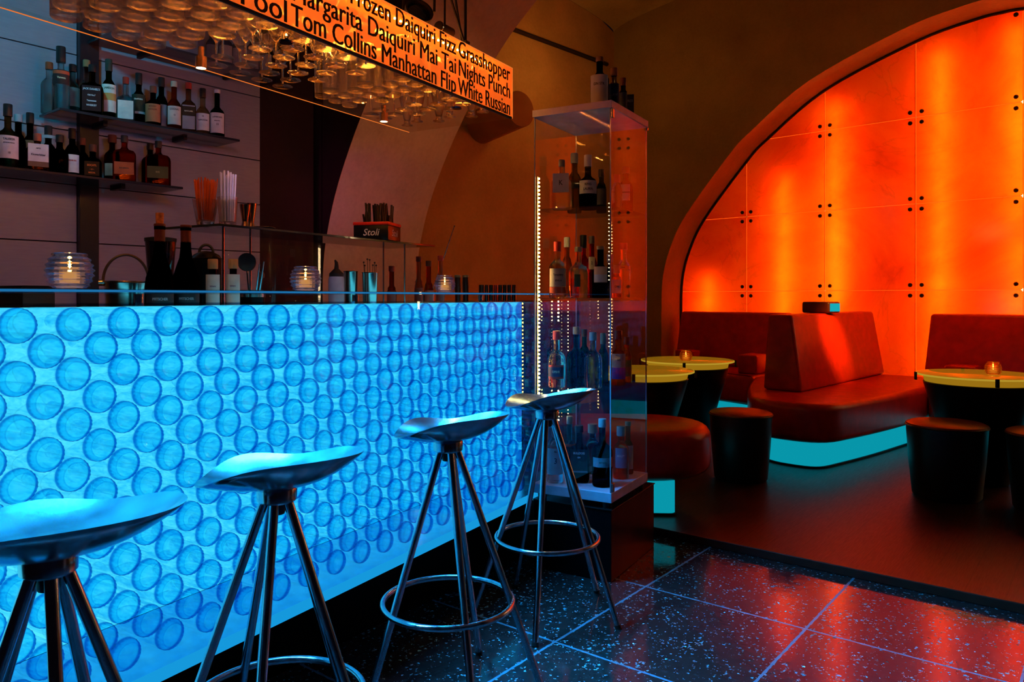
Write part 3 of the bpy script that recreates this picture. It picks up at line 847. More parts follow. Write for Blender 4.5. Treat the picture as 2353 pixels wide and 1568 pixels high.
sb(466, 204, 'u', 30, -.02, 'pale bottle with white oval label next to the last one on the shelf', glass=(.7, .6, .42), cap=blk, caph=.05, neck=.40, lab=wht, labz=(.14, .48), words=(('GLENCADAM', .0098, .60), ('10', .012, .82)))
sb(499, 207, 'u', 32, -.03, 'green bottle with white cap and big white label, last on the upper shelf', glass=(.03, .13, .06), cap=wht, caph=.02, neck=.38, lab=wht, labz=(.12, .52), words=(('LAPHROAIG', .0115, .78), ('10', .016, .42), ('SINGLE MALT', .006, .60)))
# lower shelf
sb(-12, 262, 'l', 34, .03, 'bottle with red cap cut off by the left edge of the photo', glass=(.5, .12, .06), cap=red, neck=.36, lab=crm)
sb(18, 240, 'l', 43, -.05, 'tall capped bottle with large white label at the left end of the lower shelf', glass=(.45, .25, .12), cap=(.02, .02, .02), caph=.055, capr=.018, neck=.40, lab=wht, labz=(.15, .50), words=(('TALISKER', .013, .84), ('10', .013, .24), ('SINGLE MALT SCOTCH', .005, .68)))
sb(42, 264, 'l', 30, .05, 'dark bottle with pale cap behind the large white label one', glass=dkc, cap=(.3, .3, .32), neck=.36)
sb(69, 260, 'l', 30, .045, 'slim bottle with long dark neck label behind the flat flask', glass=(.08, .04, .03), cap=blk, caph=.05, neck=.40, lab=(.3, .1, .05))
sb(86, 308, 'l', 48, -.05, 'flat flask bottle with a wide white label and red capsule', style='flask', glass=(.5, .18, .06), cap=(.35, .08, .05), neck=.34, lab=wht, labz=(.12, .70), words=(('Klosterbitter', .0125, .52), ('ABTEI', .008, .8)), lab2=((.2, .13, .09), .0, .22), ink_c=(.06, .05, .06))
sb(111, 290, 'l', 32, .04, 'dark bottle with tall black capsule behind the flask', glass=dkc, cap=blk, caph=.06, neck=.38, lab=(.35, .35, .36), labz=(.74, .80))
sb(137, 311, 'l', 36, .02, 'dark round squat bottle left of the small white label bottle', style='bell', glass=dkc, cap=blk, neck=.36)
sb(166, 296, 'l', 30, -.03, 'black bottle with a small white label and red writing', glass=dkc, cap=blk, caph=.05, neck=.36, lab=wht, labz=(.10, .46), words=(('WEISSBURG', .009, .66),), ink_c=(.4, .05, .05))
sb(190, 318, 'l', 26, .05, 'dark bottle in front of the upright channel', glass=dkc, cap=(.2, .06, .03), neck=.36)
sb(213, 333, 'l', 36, -.05, 'square dark bottle with a black label outlined in orange', style='square', glass=dkc, cap=(.10, .03, .02), neck=.40, lab=(.02, .01, .008), labz=(.07, .48), ink_c=(.85, .22, .05), words=(('SOCATL', .0125, .72), ('- o -', .012, .45), ('MEZCAL', .009, .20)))
sb(258, 311, 'l', 34, .04, 'dark amber round bottle with a dark cap behind the clear shouldered flask', glass=(.20, .06, .03), cap=(.12, .03, .02), caph=.04, capr=.02, neck=.34, lab=(.40, .30, .22), labz=(.15, .4))
sb(286, 312, 'l', 48, -.04, 'amber whiskey flask with embossed shoulders, left one of the pair', style='flask', glass=(.62, .16, .05), cap=(.03, .02, .02), neck=.30, lab=(.40, .12, .05), labz=(.14, .40), words=(('BOURBON', .010, .5),))
sb(345, 330, 'l', 36, .045, 'dark bottle hidden behind the last flask on the lower shelf', glass=(.12, .05, .03), cap=blk, neck=.3)
sb(364, 325, 'l', 52, -.04, 'amber whiskey flask with a dark green label, last on the lower shelf', style='flask', glass=(.50, .12, .04), cap=(.02, .02, .02), neck=.30, lab=(.05, .07, .03), labz=(.14, .40), words=(('RYE', .012, .5),), ink_c=(.3, .3, .15))
for px, tp_, wd, lb, gl, la in ((487, 62, 26, 'first dark bottle on the topmost shelf, seen through the rack', dkc, (.10, .09, .10)), (519, 58, 30, 'pale label bottle second on the topmost shelf, seen through the rack', (.1, .08, .06), (.3, .28, .28)), (548, 64, 30, 'amber bottle third on the topmost shelf, seen through the rack', (.25, .10, .04), (.28, .25, .24)), (580, 66, 30, 'dark bottle with long label fourth on the topmost shelf', dkc, (.2, .18, .18)), (612, 74, 28, 'dark bottle with arched label last on the topmost shelf', (.03, .05, .03), (.35, .33, .32))):
    sb(px, tp_, 't', wd, -.02, lb, glass=gl, cap=blk, neck=.36, lab=la, labz=(.12, .5))
#@@RACK
# ------------------------------------------------------------------ hanging glass rack
RZ0, RZ1, RS0, RS1, RD = 1.885, 2.092, -.75, 1.368, .53
rack = thing('hanging_glass_rack', 'long hanging glass rack with lettered orange front above the bar', 'glass rack', BAR.p(0, 0, 0), BAR.a)
M['rackpane'] = thin_glass('rack_pane', (.95, .95, .93), .03, .55)
bm = bmesh.new(); bm.faces.new([bm.verts.new(v) for v in ((RS0, 0, RZ0), (RS1, 0, RZ0), (RS1, RD, RZ0), (RS0, RD, RZ0))])
obj('bottom_pane', bm, M['rackpane'], rack, False)
def mat_front():
    t = NT('orange_film_on_glass')
    tr = t.n('ShaderNodeBsdfTransparent'); tr.inputs['Color'].default_value = (1, .62, .40, 1)
    tl = t.n('ShaderNodeBsdfTranslucent'); tl.inputs['Color'].default_value = (1, .16, .02, 1)
    gl = t.n('ShaderNodeBsdfGlossy'); gl.inputs['Roughness'].default_value = .03
    m1 = t.n('ShaderNodeMixShader'); m1.inputs[0].default_value = .50; t.l(tr.outputs[0], m1.inputs[1]); t.l(tl.outputs[0], m1.inputs[2])
    em_ = t.n('ShaderNodeEmission'); em_.inputs['Color'].default_value = (1, .15, .014, 1); em_.inputs['Strength'].default_value = .6
    ad = t.n('ShaderNodeAddShader'); t.l(m1.outputs[0], ad.inputs[0]); t.l(em_.outputs[0], ad.inputs[1])
    m2 = t.n('ShaderNodeMixShader'); m2.inputs[0].default_value = .05; t.l(ad.outputs[0], m2.inputs[1]); t.l(gl.outputs[0], m2.inputs[2])
    return t.done(m2.outputs[0])
bm = bmesh.new(); bm.faces.new([bm.verts.new(v) for v in ((RS0, 0, RZ0), (RS1, 0, RZ0), (RS1, 0, RZ1), (RS0, 0, RZ1))])
fpn = obj('front_pane', bm, mat_front(), rack, False)
bm = bmesh.new(); bm.faces.new([bm.verts.new(v) for v in ((RS1, 0, RZ0), (RS1, RD, RZ0), (RS1, RD, RZ1), (RS1, 0, RZ1))])
obj('end_pane', bm, M['rackpane'], rack, False)
bm = bmesh.new(); bm.faces.new([bm.verts.new(v) for v in ((RS0, RD, RZ0), (RS1, RD, RZ0), (RS1, RD, RZ0 + .012), (RS0, RD, RZ0 + .012))])
obj('back_lip', bm, M['rackpane'], rack, False)
edgem = NT('lit_glass_edge'); e = edgem.n('ShaderNodeEmission'); e.inputs['Color'].default_value = (1, .22, .03, 1); e.inputs['Strength'].default_value = .8
edm = edgem.done(e.outputs[0])
obj('back_edge', TB([(RS0, RD, RZ0), (RS1, RD, RZ0)], .0016, 6), edm, rack)
obj('end_edge', TB([(RS1, 0, RZ0), (RS1, 0, RZ1)], .0014, 6), edm, rack)
obj('top_edge', TB([(RS0, 0, RZ1), (RS1, 0, RZ1)], .0020, 6), edm, rack)
obj('bottom_rail', BX(RS0, RS1 - .01, -.004, .004, RZ0 - .004, RZ0 + .004), M['blackmatt'], rack, False)
def fairy(y, z, n, r, x0, x1):
    bm = bmesh.new()
    for k in range(n):
        x = x0 + (x1 - x0) * k / (n - 1)
        box(bm, x - r, x + r, y - r, y + r, z - r, z + r, r * .5, 1)
    return bm
ledm = emis('amber_led', (1, .42, .08), 300)
obj('led_strip', fairy(.045, RZ1 - .012, 60, .0035, -.6, 1.25), ledm, rack)
obj('led_strip', fairy(.48, RZ1 - .012, 60, .0035, -.6, 1.25), ledm, rack)
lbm = emis('added_bar_glow', (1, .30, .03), 26)
t = NT('added_orange_glow'); e_ = t.n('ShaderNodeEmission'); e_.inputs['Color'].default_value = (1, .20, .012, 1); e_.inputs['Strength'].default_value = .45
tr_ = t.n('ShaderNodeBsdfTransparent'); tr_.inputs['Color'].default_value = (.75, .6, .5, 1); ad_ = t.n('ShaderNodeAddShader'); t.l(e_.outputs[0], ad_.inputs[0]); t.l(tr_.outputs[0], ad_.inputs[1])
obj('added_glow_sheet', BX(-.7, 1.25, .03, .50, RZ1 - .0125, RZ1 - .0095), t.done(ad_.outputs[0]), rack, False)  # glowing sheet added to turn the rack's glasses orange
for y in (.16, .37): obj('added_glow_bar', BX(-.7, 1.28, y - .010, y + .010, RZ1 - .022, RZ1 - .014, .003), lbm, rack, False)  # glowing bars added so the glasses catch orange refractions
obj('led_rail', BX(-.7, 1.30, .038, .052, RZ1 - .007, RZ1 - .003), M['blackmatt'], rack, False)
obj('led_rail', BX(-.7, 1.30, .473, .487, RZ1 - .007, RZ1 - .003), M['blackmatt'], rack, False)
inkr = plain('rust_lettering', (.10, .018, .006), .6, var=0)
rows = (RZ1 - .034, RZ1 - .104, RZ1 - .172)
for s0, s1, lines in ((-.46, .13, ('Avenue Sling', 'Pina Colada', 'Cuba Libre Pool')), (.146, .95, ('Avenue Frozen Daiquiri Fizz', 'Margarita Daiquiri Mai Tai', 'Tom Collins Manhattan Flip')), (.965, 1.345, ('Grasshopper', 'Nights Punch', 'White Russian'))):
    for zz, wd in zip(rows, lines):
        me = text_mesh(wd, .105, 0, 'LEFT'); wmax = max(v.co.x for v in me.vertices)
        kx = min((s1 - s0) / wmax, 1.1)
        me = me.copy(); me.materials.clear()
        for v in me.vertices: v.co = (s0 + v.co.x * kx, -.0012, zz + v.co.y * .82)
        hb = bmesh.new()      # heavy face: the same letters struck three times, a hair apart
        for q, dx in enumerate((-.0016, 0, .0016)):
            t_ = bmesh.new(); t_.from_mesh(me); merge(hb, t_, Matrix.Translation((dx, -.0002 * q, 0)))
        obj_raw('lettering', hb, inkr, fpn, False)
# spot lamps that poke through the bottom pane
spm = emis('spot_lens', (1, .85, .45), 14)
for px, py in ((462, 160), (882, 282)):
    Zp = (RZ0 - .05 - CAMZ) * F / (HY - py); X, Y, _ = at(px, Zp)
    t = thing('downlight', 'small steel spot lamp under the rack, %s' % ('beneath the tumblers' if px < 500 else 'nearer its far end'), 'lamp', (X, Y, RZ0), 0, 'spot lamps under the rack')
    obj('housing', lathe([(.0145, -.046), (.0165, -.046), (.0165, -.012), (.009, -.010), (.009, .018), (0, .018)], 20), plain('copper_steel', (.65, .40, .28), .25, 1.0), t)
    obj('lens', lathe([(0, -.044), (.0145, -.044), (.0145, -.040), (0, -.040)], 16), spm, t)
    light('SPOT', 'downlight_beam', (X, Y, RZ0 - .06), (1, .8, .5), 1.0, .01, spot=80, target=(X, Y, 0))
for px, py in ((657, 96), (1050, 248)):
    Zp = (RZ0 - .006 - CAMZ) * F / (HY - py); X, Y, _ = at(px, Zp)
    o = obj('glass_stud', lathe([(0, -.010), (.018, -.010), (.020, -.005), (.018, -.0045), (0, -.0045)], 20), plain('dark_chrome', (.15, .12, .2), .2, 1.0), rack, loc=(*BAR.inv(X, Y), RZ0))
# hanger rods and track lamps above
rk1 = BAR.ray(1079, .0)
rods = thing('hanger_rods', 'black metal rods holding up the far end of the glass rack', 'hanger', BAR.p(rk1 - .01, .012, RZ1), BAR.a)
obj('rod', TB([(0, 0, .001), (0, 0, 2.2)], .0055, 8), M['blackmatt'], rods)
obj('rod', TB([(-.002, 0, .002), (-.30, .06, .62)], .0045, 8), M['blackmatt'], rods)
obj('rod', TB([(-.004, .01, .002), (-.16, .03, .62)], .0045, 8), M['blackmatt'], rods)
obj('clamp', BX(-.014, .014, -.012, .012, .0035, .016, .002), M['blackmatt'], rods)
X, Y, Zz = at(962, 2.85, 0); zz = CAMZ + (HY - 28) / F * Y
t = thing('par_spotlight', 'black round stage spotlight with a blue glint, on top of the rack', 'spotlight', (X, Y, zz), 0)
sp = lathe([(.001, .11), (.03, .11), (.045, .07), (.050, .02), (.054, .0), (.054, -.012), (.047, -.012), (.046, .004), (.001, .02)], 28)
obj('housing', sp, M['blackmatt'], t, rot=(math.radians(-115), 0, math.radians(28)))
obj('lens', lathe([(0, .0), (.03, -.004), (.0455, .003), (.0455, .005), (0, .006)], 24), plain('spot_glass', (.15, .22, .35), .08, .9), t, rot=(math.radians(-115), 0, math.radians(28)))
obj('yoke', TB([(-.058, 0, 0), (-.058, .02, .09), (0, .03, .16), (.058, .02, .09), (.058, 0, 0)], .005, 8), M['blackmatt'], t)
obj('stem', TB([(0, .03, .16), (0, .03, 1.6)], .006, 8), M['blackmatt'], t)
X, Y, _ = at(1022, 2.95); zz = CAMZ + (HY - 68) / F * Y
t = thing('transformer_can', 'short black cylinder lying on top of the rack beside the spotlight', 'lamp part', (X, Y, zz), 0)
obj('can', lathe([(0, -.045), (.018, -.045), (.019, -.043), (.019, .043), (.018, .045), (0, .045)], 20), M['blackmatt'], t, rot=(0, PI / 2, math.radians(60)))
obj('end_ring', lathe([(.0195, -.040), (.021, -.040), (.021, -.034), (.0195, -.034)], 20, closed=True), M['chrome'], t, rot=(0, PI / 2, math.radians(60)))
obj('stem', TB([(0, 0, .02), (0, 0, 1.6)], .004, 8), M['blackmatt'], t)

# glasses standing on the bottom pane
def glass_root(prof, segs=24):
    me = bpy.data.meshes.new('glass'); bm = lathe(prof, segs)
    bmesh.ops.recalc_face_normals(bm, faces=bm.faces[:])
    for f in bm.faces: f.smooth = True
    bm.to_mesh(me); bm.free(); me.materials.append(M['tumbler']); return me
g_tum = glass_root([(0, .002), (.022, .001), (.034, 0), (.037, .002), (.038, .006), (.0385, .090), (.0375, .092), (.0365, .090), (.0355, .020), (.030, .014), (0, .012)])
g_mar = glass_root([(0, 0), (.030, 0), (.034, .0012), (.034, .0022), (.012, .005), (.0035, .012), (.003, .070), (.005, .076), (.020, .098), (.044, .142), (.0432, .1425), (.019, .100), (0, .080)])
g_cop = glass_root([(0, 0), (.030, 0), (.033, .0012), (.033, .0022), (.010, .005), (.0035, .012), (.003, .062), (.007, .068), (.026, .080), (.035, .105), (.038, .150), (.0372, .150), (.034, .106), (.025, .083), (0, .073)])
g_hig = glass_root([(0, .002), (.020, .0015), (.027, 0), (.029, .002), (.0315, .145), (.031, .147), (.0303, .145), (.0272, .016), (.02, .011), (0, .011)])
g_flu = glass_root([(0, .0), (.020, 0), (.025, .001), (.025, .003), (.015, .006), (.013, .020), (.020, .050), (.034, .120), (.0335, .121), (.0327, .119), (.018, .050), (.010, .022), (0, .020)])
def put_glass(me, name, s, o, label, cat, group):
    g = bpy.data.objects.new(name, me); COL.objects.link(g); g.location = BAR.p(s, o, RZ0 + .0008); g.rotation_euler = (0, 0, random.uniform(0, 6))
    tag(g, label, cat, group)
def grid_g(me, name, s0, s1, pitch, rowp, label, cat, group, orows=6):
    for r in range(orows):
        s = s0 + (pitch / 2 if r % 2 else 0)
        while s <= s1 + 1e-6:
            put_glass(me, name, s + random.uniform(-.002, .002), .050 + r * rowp + random.uniform(-.0015, .0015), label, cat, group); s += pitch
grid_g(g_tum, 'tumbler', -.235, .13, .084, .0835, 'short round tumbler seen from below at the near end of the rack', 'glass', 'tumblers in the rack')
grid_g(g_mar, 'cocktail_glass', .235, .60, .0935, .083, 'stemmed cocktail glass with a cone bowl standing in the middle of the rack', 'glass', 'cocktail glasses in the rack')
grid_g(g_hig, 'highball_glass', .70, .90, .074, .0795, 'tall straight highball glass in the rack past the cocktail glasses', 'glass', 'highball glasses in the rack')
grid_g(g_cop, 'stemmed_goblet', .99, 1.13, .083, .0825, 'stemmed goblet near the far end of the rack', 'glass', 'goblets in the rack')
grid_g(g_flu, 'footed_tumbler', 1.225, 1.30, .076, .082, 'footed conical glass at the far end of the rack', 'glass', 'footed glasses in the rack')
#@@BEHIND
# ------------------------------------------------------------------ things on and behind the counter
LZ = 1.045
def on_ledge(px, y): x = BAR.ray(px, y); return BAR.p(x, y, LZ + .0005)
def dia(px_w, Y): return px_w * Y / F
# candle holders
def globe_prof():
    o = [(0, .003), (.026, .0015), (.031, 0), (.034, .003)]
    K = 60
    H = .074
    for i in range(K + 1):
        t = i / K; z = .004 + t * (H - .006)
        r = .0305 + .0165 * max(0.0, math.sin(PI * (.10 + .83 * t))) ** .9 - .003 * t
        r += .0023 * math.cos(2 * PI * t * 6.0)
        o.append((r, z))
    o.append((.0315, H)); o.append((.029, H - .001))
    for i in range(13):
        t = 1 - i / 12; o.append((.0275 + .0105 * math.sin(PI * t) , .010 + t * (H - .013)))
    o.append((.02, .009)); o.append((0, .009))
    return o
gme = None
def candle(loc, label, scale=1.0, group=None, glass=None):
    t = thing('candle_holder', label, 'candle holder', loc, 0, group)
    obj('glass_globe', lathe(globe_prof(), 40), glass or M['cglass'], t, angle=180)
    cn = obj('candle', lathe([(0, .0098), (.019, .0098), (.0195, .011), (.0195, .036), (.018, .0375), (0, .036)], 24), M['wax'], t)
    obj('wick', TB([(0, 0, .0365), (.0006, 0, .0425)], .0006, 6), M['blackmatt'], cn)
    obj('flame', lathe([(0, .041), (.0022, .044), (.0030, .048), (.0020, .054), (.0008, .060), (0, .063)], 14), M['flame'], cn)
    t.scale = (scale,) * 3
    return t
CT = 1.1688
gc = 'candle holders along the bar top'
candle(BAR.p(BAR.ray(160, .055), .055, CT), 'ribbed glass candle holder nearest the left end of the bar top', 1.0, gc)
candle(BAR.p(BAR.ray(702, .11), .11, CT), 'ribbed glass candle holder on the bar top in front of the dark arch foot', .98, gc)
candle(BAR.p(BAR.ray(1022, .20), .20, CT), 'ribbed glass candle holder on the bar top closest to the glass cabinet', .92, gc)

# wine bottles
for px, corkd, lab in ((367, True, 'red wine bottle with a cork pulled half out'), (427, False, 'red wine bottle with foil top, to the right of the corked one')):
    X, Y, Zl = on_ledge(px, .46)
    H = CAMZ + (HY - (515 if corkd else 518)) / F * Y - LZ
    b = bottle('wine_bottle', lab, (X, Y, LZ), H, .0405, style='burgundy', glass=(.01, .012, .012), cap=(.16, .025, .012), caph=.008, capr=.0165, lab=(.012, .012, .02), labz=(.06, .36), ink_c=(.35, .35, .42), words=(('PFITSCHER', .0105, .82),), group='wine bottles behind the bar')
    obj('foil', lathe([(.0142, H - .085), (.0148, H - .085), (.0148, H - .012), (.0142, H - .012)], 22, closed=True), paint((.16, .025, .012), .45), b)
    if corkd: obj('cork', lathe([(0, H + .0005), (.0105, H + .0005), (.0115, H + .030), (.011, H + .032), (0, H + .032)], 18), plain('cork', (.50, .16, .06), .8, var=.3, scale=150), b)
# low black case at the left
X, Y, Z = on_ledge(63, .70)
t = thing('black_case', 'low black box on the ledge behind the first candle', 'box', (X, Y, LZ), BAR.a)
wv = dia(72, Y)
obj('body', BX(-wv / 2, wv / 2, -.06, .06, .0006, .075 + .045, .004), M['blackmatt'], t); obj('lid', BX(-wv / 2 - .003, wv / 2 + .003, -.063, .063, .1205, .137, .004), M['black'], t)
# ice bucket with handle
X, Y, Z = on_ledge(290, .72)
t = thing('ice_bucket', 'steel ice bucket with an arched handle left of the wine bottles', 'bucket', (X, Y, LZ), toward_cam(X, Y))
R = dia(46, Y)
obj('bowl', lathe([(0, .004), (R * .80, .0006), (R * .84, .004), (R, .15), (R + .004, .153), (R + .003, .156), (R - .004, .152), (R * .78, .012), (0, .012)], 36), M['steel'], t)
obj('handle', TB([(R * 1.02 * math.cos(a), 0, .155 + .085 * math.sin(a)) for a in [PI * k / 24 for k in range(25)]], .0042, 8), plain('dark_handle', (.06, .03, .02), .4), t)
for s in (-1, 1): obj('lug', lathe([(0, -.008), (.010, -.008), (.010, .008), (0, .008)], 14), M['steel'], t, loc=(s * (R + .006), 0, .150), rot=(0, PI / 2, 0))
# blender jug
X, Y, Z = on_ledge(369, .80)
t = thing('blender_jug', 'tapered dark blender jug behind the corked wine bottle', 'blender', (X, Y, LZ), toward_cam(X, Y))
R = dia(33, Y); hh = CAMZ + (HY - 548) / F * Y - LZ
obj('motor_base', lathe([(0, .0006, 4), (R * 1.05, .0006, 4), (R * 1.05, .07, 4), (R * .8, .105, 4), (0, .106, 4)], 28), M['black'], t)
obj('jug', lathe([(0, .108), (R * .68, .108), (R * .72, .112), (R, hh - .012), (R * .96, hh - .012), (R * .66, .118), (0, .118)], 28), thin_glass('smoky_jug', (.45, .40, .40), .08, .6), t)
obj('lid', lathe([(0, hh - .0118), (R * 1.03, hh - .0118), (R * 1.04, hh), (R * .6, hh + .004), (0, hh + .004)], 28), M['blackmatt'], t)
# pot with domed lid
X, Y, Z = on_ledge(474, .865)
t = thing('lidded_pot', 'dark pot with a domed lid and loop handle behind the second wine bottle', 'pot', (X, Y, LZ), toward_cam(X, Y))
R = dia(33, Y); hz = CAMZ + (HY - 596) / F * Y - LZ
obj('body', lathe([(0, .0006), (R * .9, .0006), (R, .01), (R, hz), (R * .97, hz), (R * .96, .012), (0, .012)], 32), M['black'], t)
obj('lid', lathe([(0, hz + .032), (R * .45, hz + .028), (R * .85, hz + .016), (R * 1.03, hz + .0025), (R * 1.0, hz + .0008), (0, hz + .0008)], 32), plain('dark_lid', (.05, .04, .045), .25, .7), t)
obj('handle', TB([(R * .45 * math.cos(a), 0, hz + .024 + .030 * math.sin(a)) for a in [PI * k / 14 for k in range(15)]], .005, 8), M['blackmatt'], t)
# two bitters bottles with pale caps and paper labels
for k, (px, lb) in enumerate(((489, 'small dark bitters bottle with tan cap, left of its pair'), (536, 'small dark bitters bottle with tan cap, right of its pair'))):
    X, Y, Z = on_ledge(px, .47)
    bottle('bitters_bottle', lb, (X, Y, LZ), CAMZ + (HY - 596) / F * Y - LZ, dia(13, Y) + .004, style='bell', glass=(.06, .02, .015), cap=(.55, .30, .14), caph=.032, capr=.0155, neck=.40, lab=(.72, .68, .66), labz=(.12, .78), words=(('bitters', .008, .75),), group='bitters bottles behind the bar', ink_c=(.3, .2, .3))
# glass shelf with posts above the ledge
GS = 1.39
t = thing('glass_serving_shelf', 'raised glass shelf on thin posts behind the bar', 'shelf', BAR.p(0, 0, 0), BAR.a)
gx0, gx1 = BAR.ray(505, .5), BAR.ray(1000, .5)
obj('glass_top', BX(gx0, gx1, .5, .775, GS - .008, GS, .001), plain('dark_tinted_glass', (.02, .022, .024), .06, 0, .05, spec=.8), t, False)
for x, y in ((gx0 + .03, .52), (BAR.ray(573, .76), .755), (BAR.ray(930, .52), .52), (gx1 - .06, .755)): obj('post', TB([(x, y, LZ + .0006), (x, y, GS - .0085)], .004, 8), M['steel'], t)
bm = bmesh.new(); bm.faces.new([bm.verts.new(v) for v in ((gx0 + .05, .762, LZ + .002), (gx1 - .1, .762, LZ + .002), (gx1 - .1, .762, GS - .009), (gx0 + .05, .762, GS - .009))])
obj('rear_pane', bm, M['pane'], t, False)
bm = bmesh.new(); x = BAR.ray(700, .6); bm.faces.new([bm.verts.new(v) for v in ((gx1 - .1, .53, LZ + .002), (gx1 - .1, .76, LZ + .002), (gx1 - .1, .76, GS - .009), (gx1 - .1, .53, GS - .009))])
obj('end_pane', bm, M['pane'], t, False)
def on_gs(px, y): x = BAR.ray(px, y); return BAR.p(x, y, GS + .0005)
def straws(t, n, rad, zb, L, mat, spread, r=.0022, same=True):
    for k in range(n):
        a = random.uniform(0, 6.283); q = math.sqrt(random.random()) * rad
        b = (q * math.cos(a) * .8, q * math.sin(a) * .8, zb + random.uniform(0, .004))
        s = spread * q / rad; tt = (b[0] + math.cos(a) * s + random.uniform(-.003, .003), b[1] + math.sin(a) * s + random.uniform(-.003, .003), zb + L * random.uniform(.93, 1.0))
        o = obj('straw', TB([b, tt], r, 6), mat, t)
# orange straws in a glass
X, Y, Z = on_gs(472, .60)
R = dia(29, Y)
cup = thing('straw_tumbler', 'tapered glass tumbler holding the orange straws', 'glass', (X, Y, GS + .0006), 0)
hh = dia(58, Y)
obj('glass', lathe([(0, 0), (R * .62, 0), (R * .66, .004), (R * .98, hh), (R * .94, hh), (R * .60, .016), (0, .014)], 28), M['tumbler'], cup)
cols = [plain('orange_plastic', (.95, .13, .02), .35, var=.3)]
def straw_set(base, n, rad, zb, L, mat, spread, r, label, group, name='drinking_straw'):
    for k in range(n):
        a = 2.39996 * k; q = rad * math.sqrt((k + .5) / n)
        b = (q * math.cos(a) * .62, q * math.sin(a) * .62, zb)
        s = spread * q / rad
        tt = (q * math.cos(a) * .62 + math.cos(a) * s, q * math.sin(a) * .62 + math.sin(a) * s, zb + L * random.uniform(.90, 1.0))
        o = obj(name, TB([b, tt], r, 6), mat, None, loc=base)
        tag(o, label, 'straw', group)
straw_set((X, Y, GS + .0006), 46, R * .9, .0165, dia(97, Y), cols[0], R * .38, .0019, 'thin orange drinking straw in the tapered tumbler', 'orange straws in the tumbler')
X, Y, Z = on_gs(523, .56)
R = dia(23, Y)
cup = thing('straw_glass', 'straight glass holding the tall white straws', 'glass', (X, Y, GS + .0006), 0)
hh = dia(66, Y)
obj('glass', lathe([(0, 0), (R * .78, 0), (R * .80, .004), (R * .98, hh), (R * .93, hh), (R * .74, .014), (0, .012)], 28), M['tumbler'], cup)
straw_set((X, Y, GS + .0006), 22, R * .92, .0145, dia(116, Y), plain('white_plastic', (.85, .82, .88), .35, var=.1), R * .22, .0031, 'tall white drinking straw in the straight glass', 'white straws in the glass')
# two jiggers and a small dish
for px, h, lb in ((563, 56, 'copper coloured jigger with a flared top, left of the pair'), (577, 64, 'taller copper coloured jigger, right of the pair')):
    X, Y, Z = on_gs(px, .60 if px < 570 else .66)
    R = dia(13, Y); hh = dia(h, Y)
    t = thing('jigger', lb, 'measuring cup', (X, Y, GS + .0006), 0, 'jiggers on the glass shelf')
    obj('lower_cup', lathe([(R * .82, 0), (R * .80, 0), (R * .45, hh * .28), (0, hh * .29), (0, hh * .30), (R * .48, hh * .30), (R * .84, .0005)], 24, closed=True), M['steel'], t)
    obj('upper_cup', lathe([(0, hh * .305), (R * .48, hh * .305), (R * .98, hh), (R * .95, hh), (R * .44, hh * .33), (0, hh * .33)], 24), plain('copper', (.85, .40, .20), .15, 1.0), t)
X, Y, Z = on_gs(603, .57)
o = obj('small_dish', lathe([(0, .0), (.028, 0), (.044, .006), (.046, .0075), (.044, .009), (.028, .0035), (0, .0035)], 32), M['steel'], None, loc=(X, Y, GS + .0006)); tag(o, 'small shallow steel dish beside the jiggers', 'dish')
# black caddy box with scripted sides
X, Y, Z = on_gs(880, .55)
t = thing('napkin_caddy', 'black box caddy with red rim and white script at the end of the glass shelf', 'caddy', (X, Y, GS + .0006), BAR.a + math.radians(18))
wx, wy = .075, .105
bh = .062
cb = bmesh.new()
obj('body', BX(-wx, wx, -wy / 2, wy / 2 + .05, 0, bh, .002), plain('black_plastic', (.008, .008, .01), .3), t)
obj('rim', BX(-wx - .0025, wx + .0025, -wy / 2 - .0025, wy / 2 + .0525, bh + .0003, bh + .014, .003), plain('red_rim', (.85, .03, .015), .35), t)
for ang, wz in ((0, 1),):
    me = text_mesh('Stoli', .040, .0003, 'CENTER', .25).copy(); me.materials.clear()
    for v in me.vertices: v.co = (v.co.x, -wy / 2 - .0008, bh * .5 + v.co.y)
    link_mesh('lettering', me, ink((.75, .70, .72)), t)
    me = text_mesh('Stoli', .040, .0003, 'CENTER', .25).copy(); me.materials.clear()
    for v in me.vertices: v.co = (-wx - .0008, .025 - v.co.x, bh * .5 + v.co.y)
    link_mesh('lettering', me, ink((.75, .70, .72)), t)
stm = plain('black_straw', (.016, .012, .012), .4)
for k in range(34):
    lx, ly = -.045 + .115 * random.random(), -.02 + .09 * random.random()
    h0 = .085 * random.uniform(.93, 1.0) if k < 27 else .035
    P = Vector(BAR.p(0, 0, 0)); a = t.rotation_euler.z
    wxp = X + math.cos(a) * lx - math.sin(a) * ly; wyp = Y + math.sin(a) * lx + math.cos(a) * ly
    o = obj('drinking_straw', TB([(0, 0, 0), (random.uniform(-.008, .008), random.uniform(-.006, .006), h0)], .0042, 6), stm, None, loc=(wxp, wyp, GS + bh + .0156))
    tag(o, 'black drinking straw standing in the red rimmed caddy', 'straw', 'black straws in the caddy')
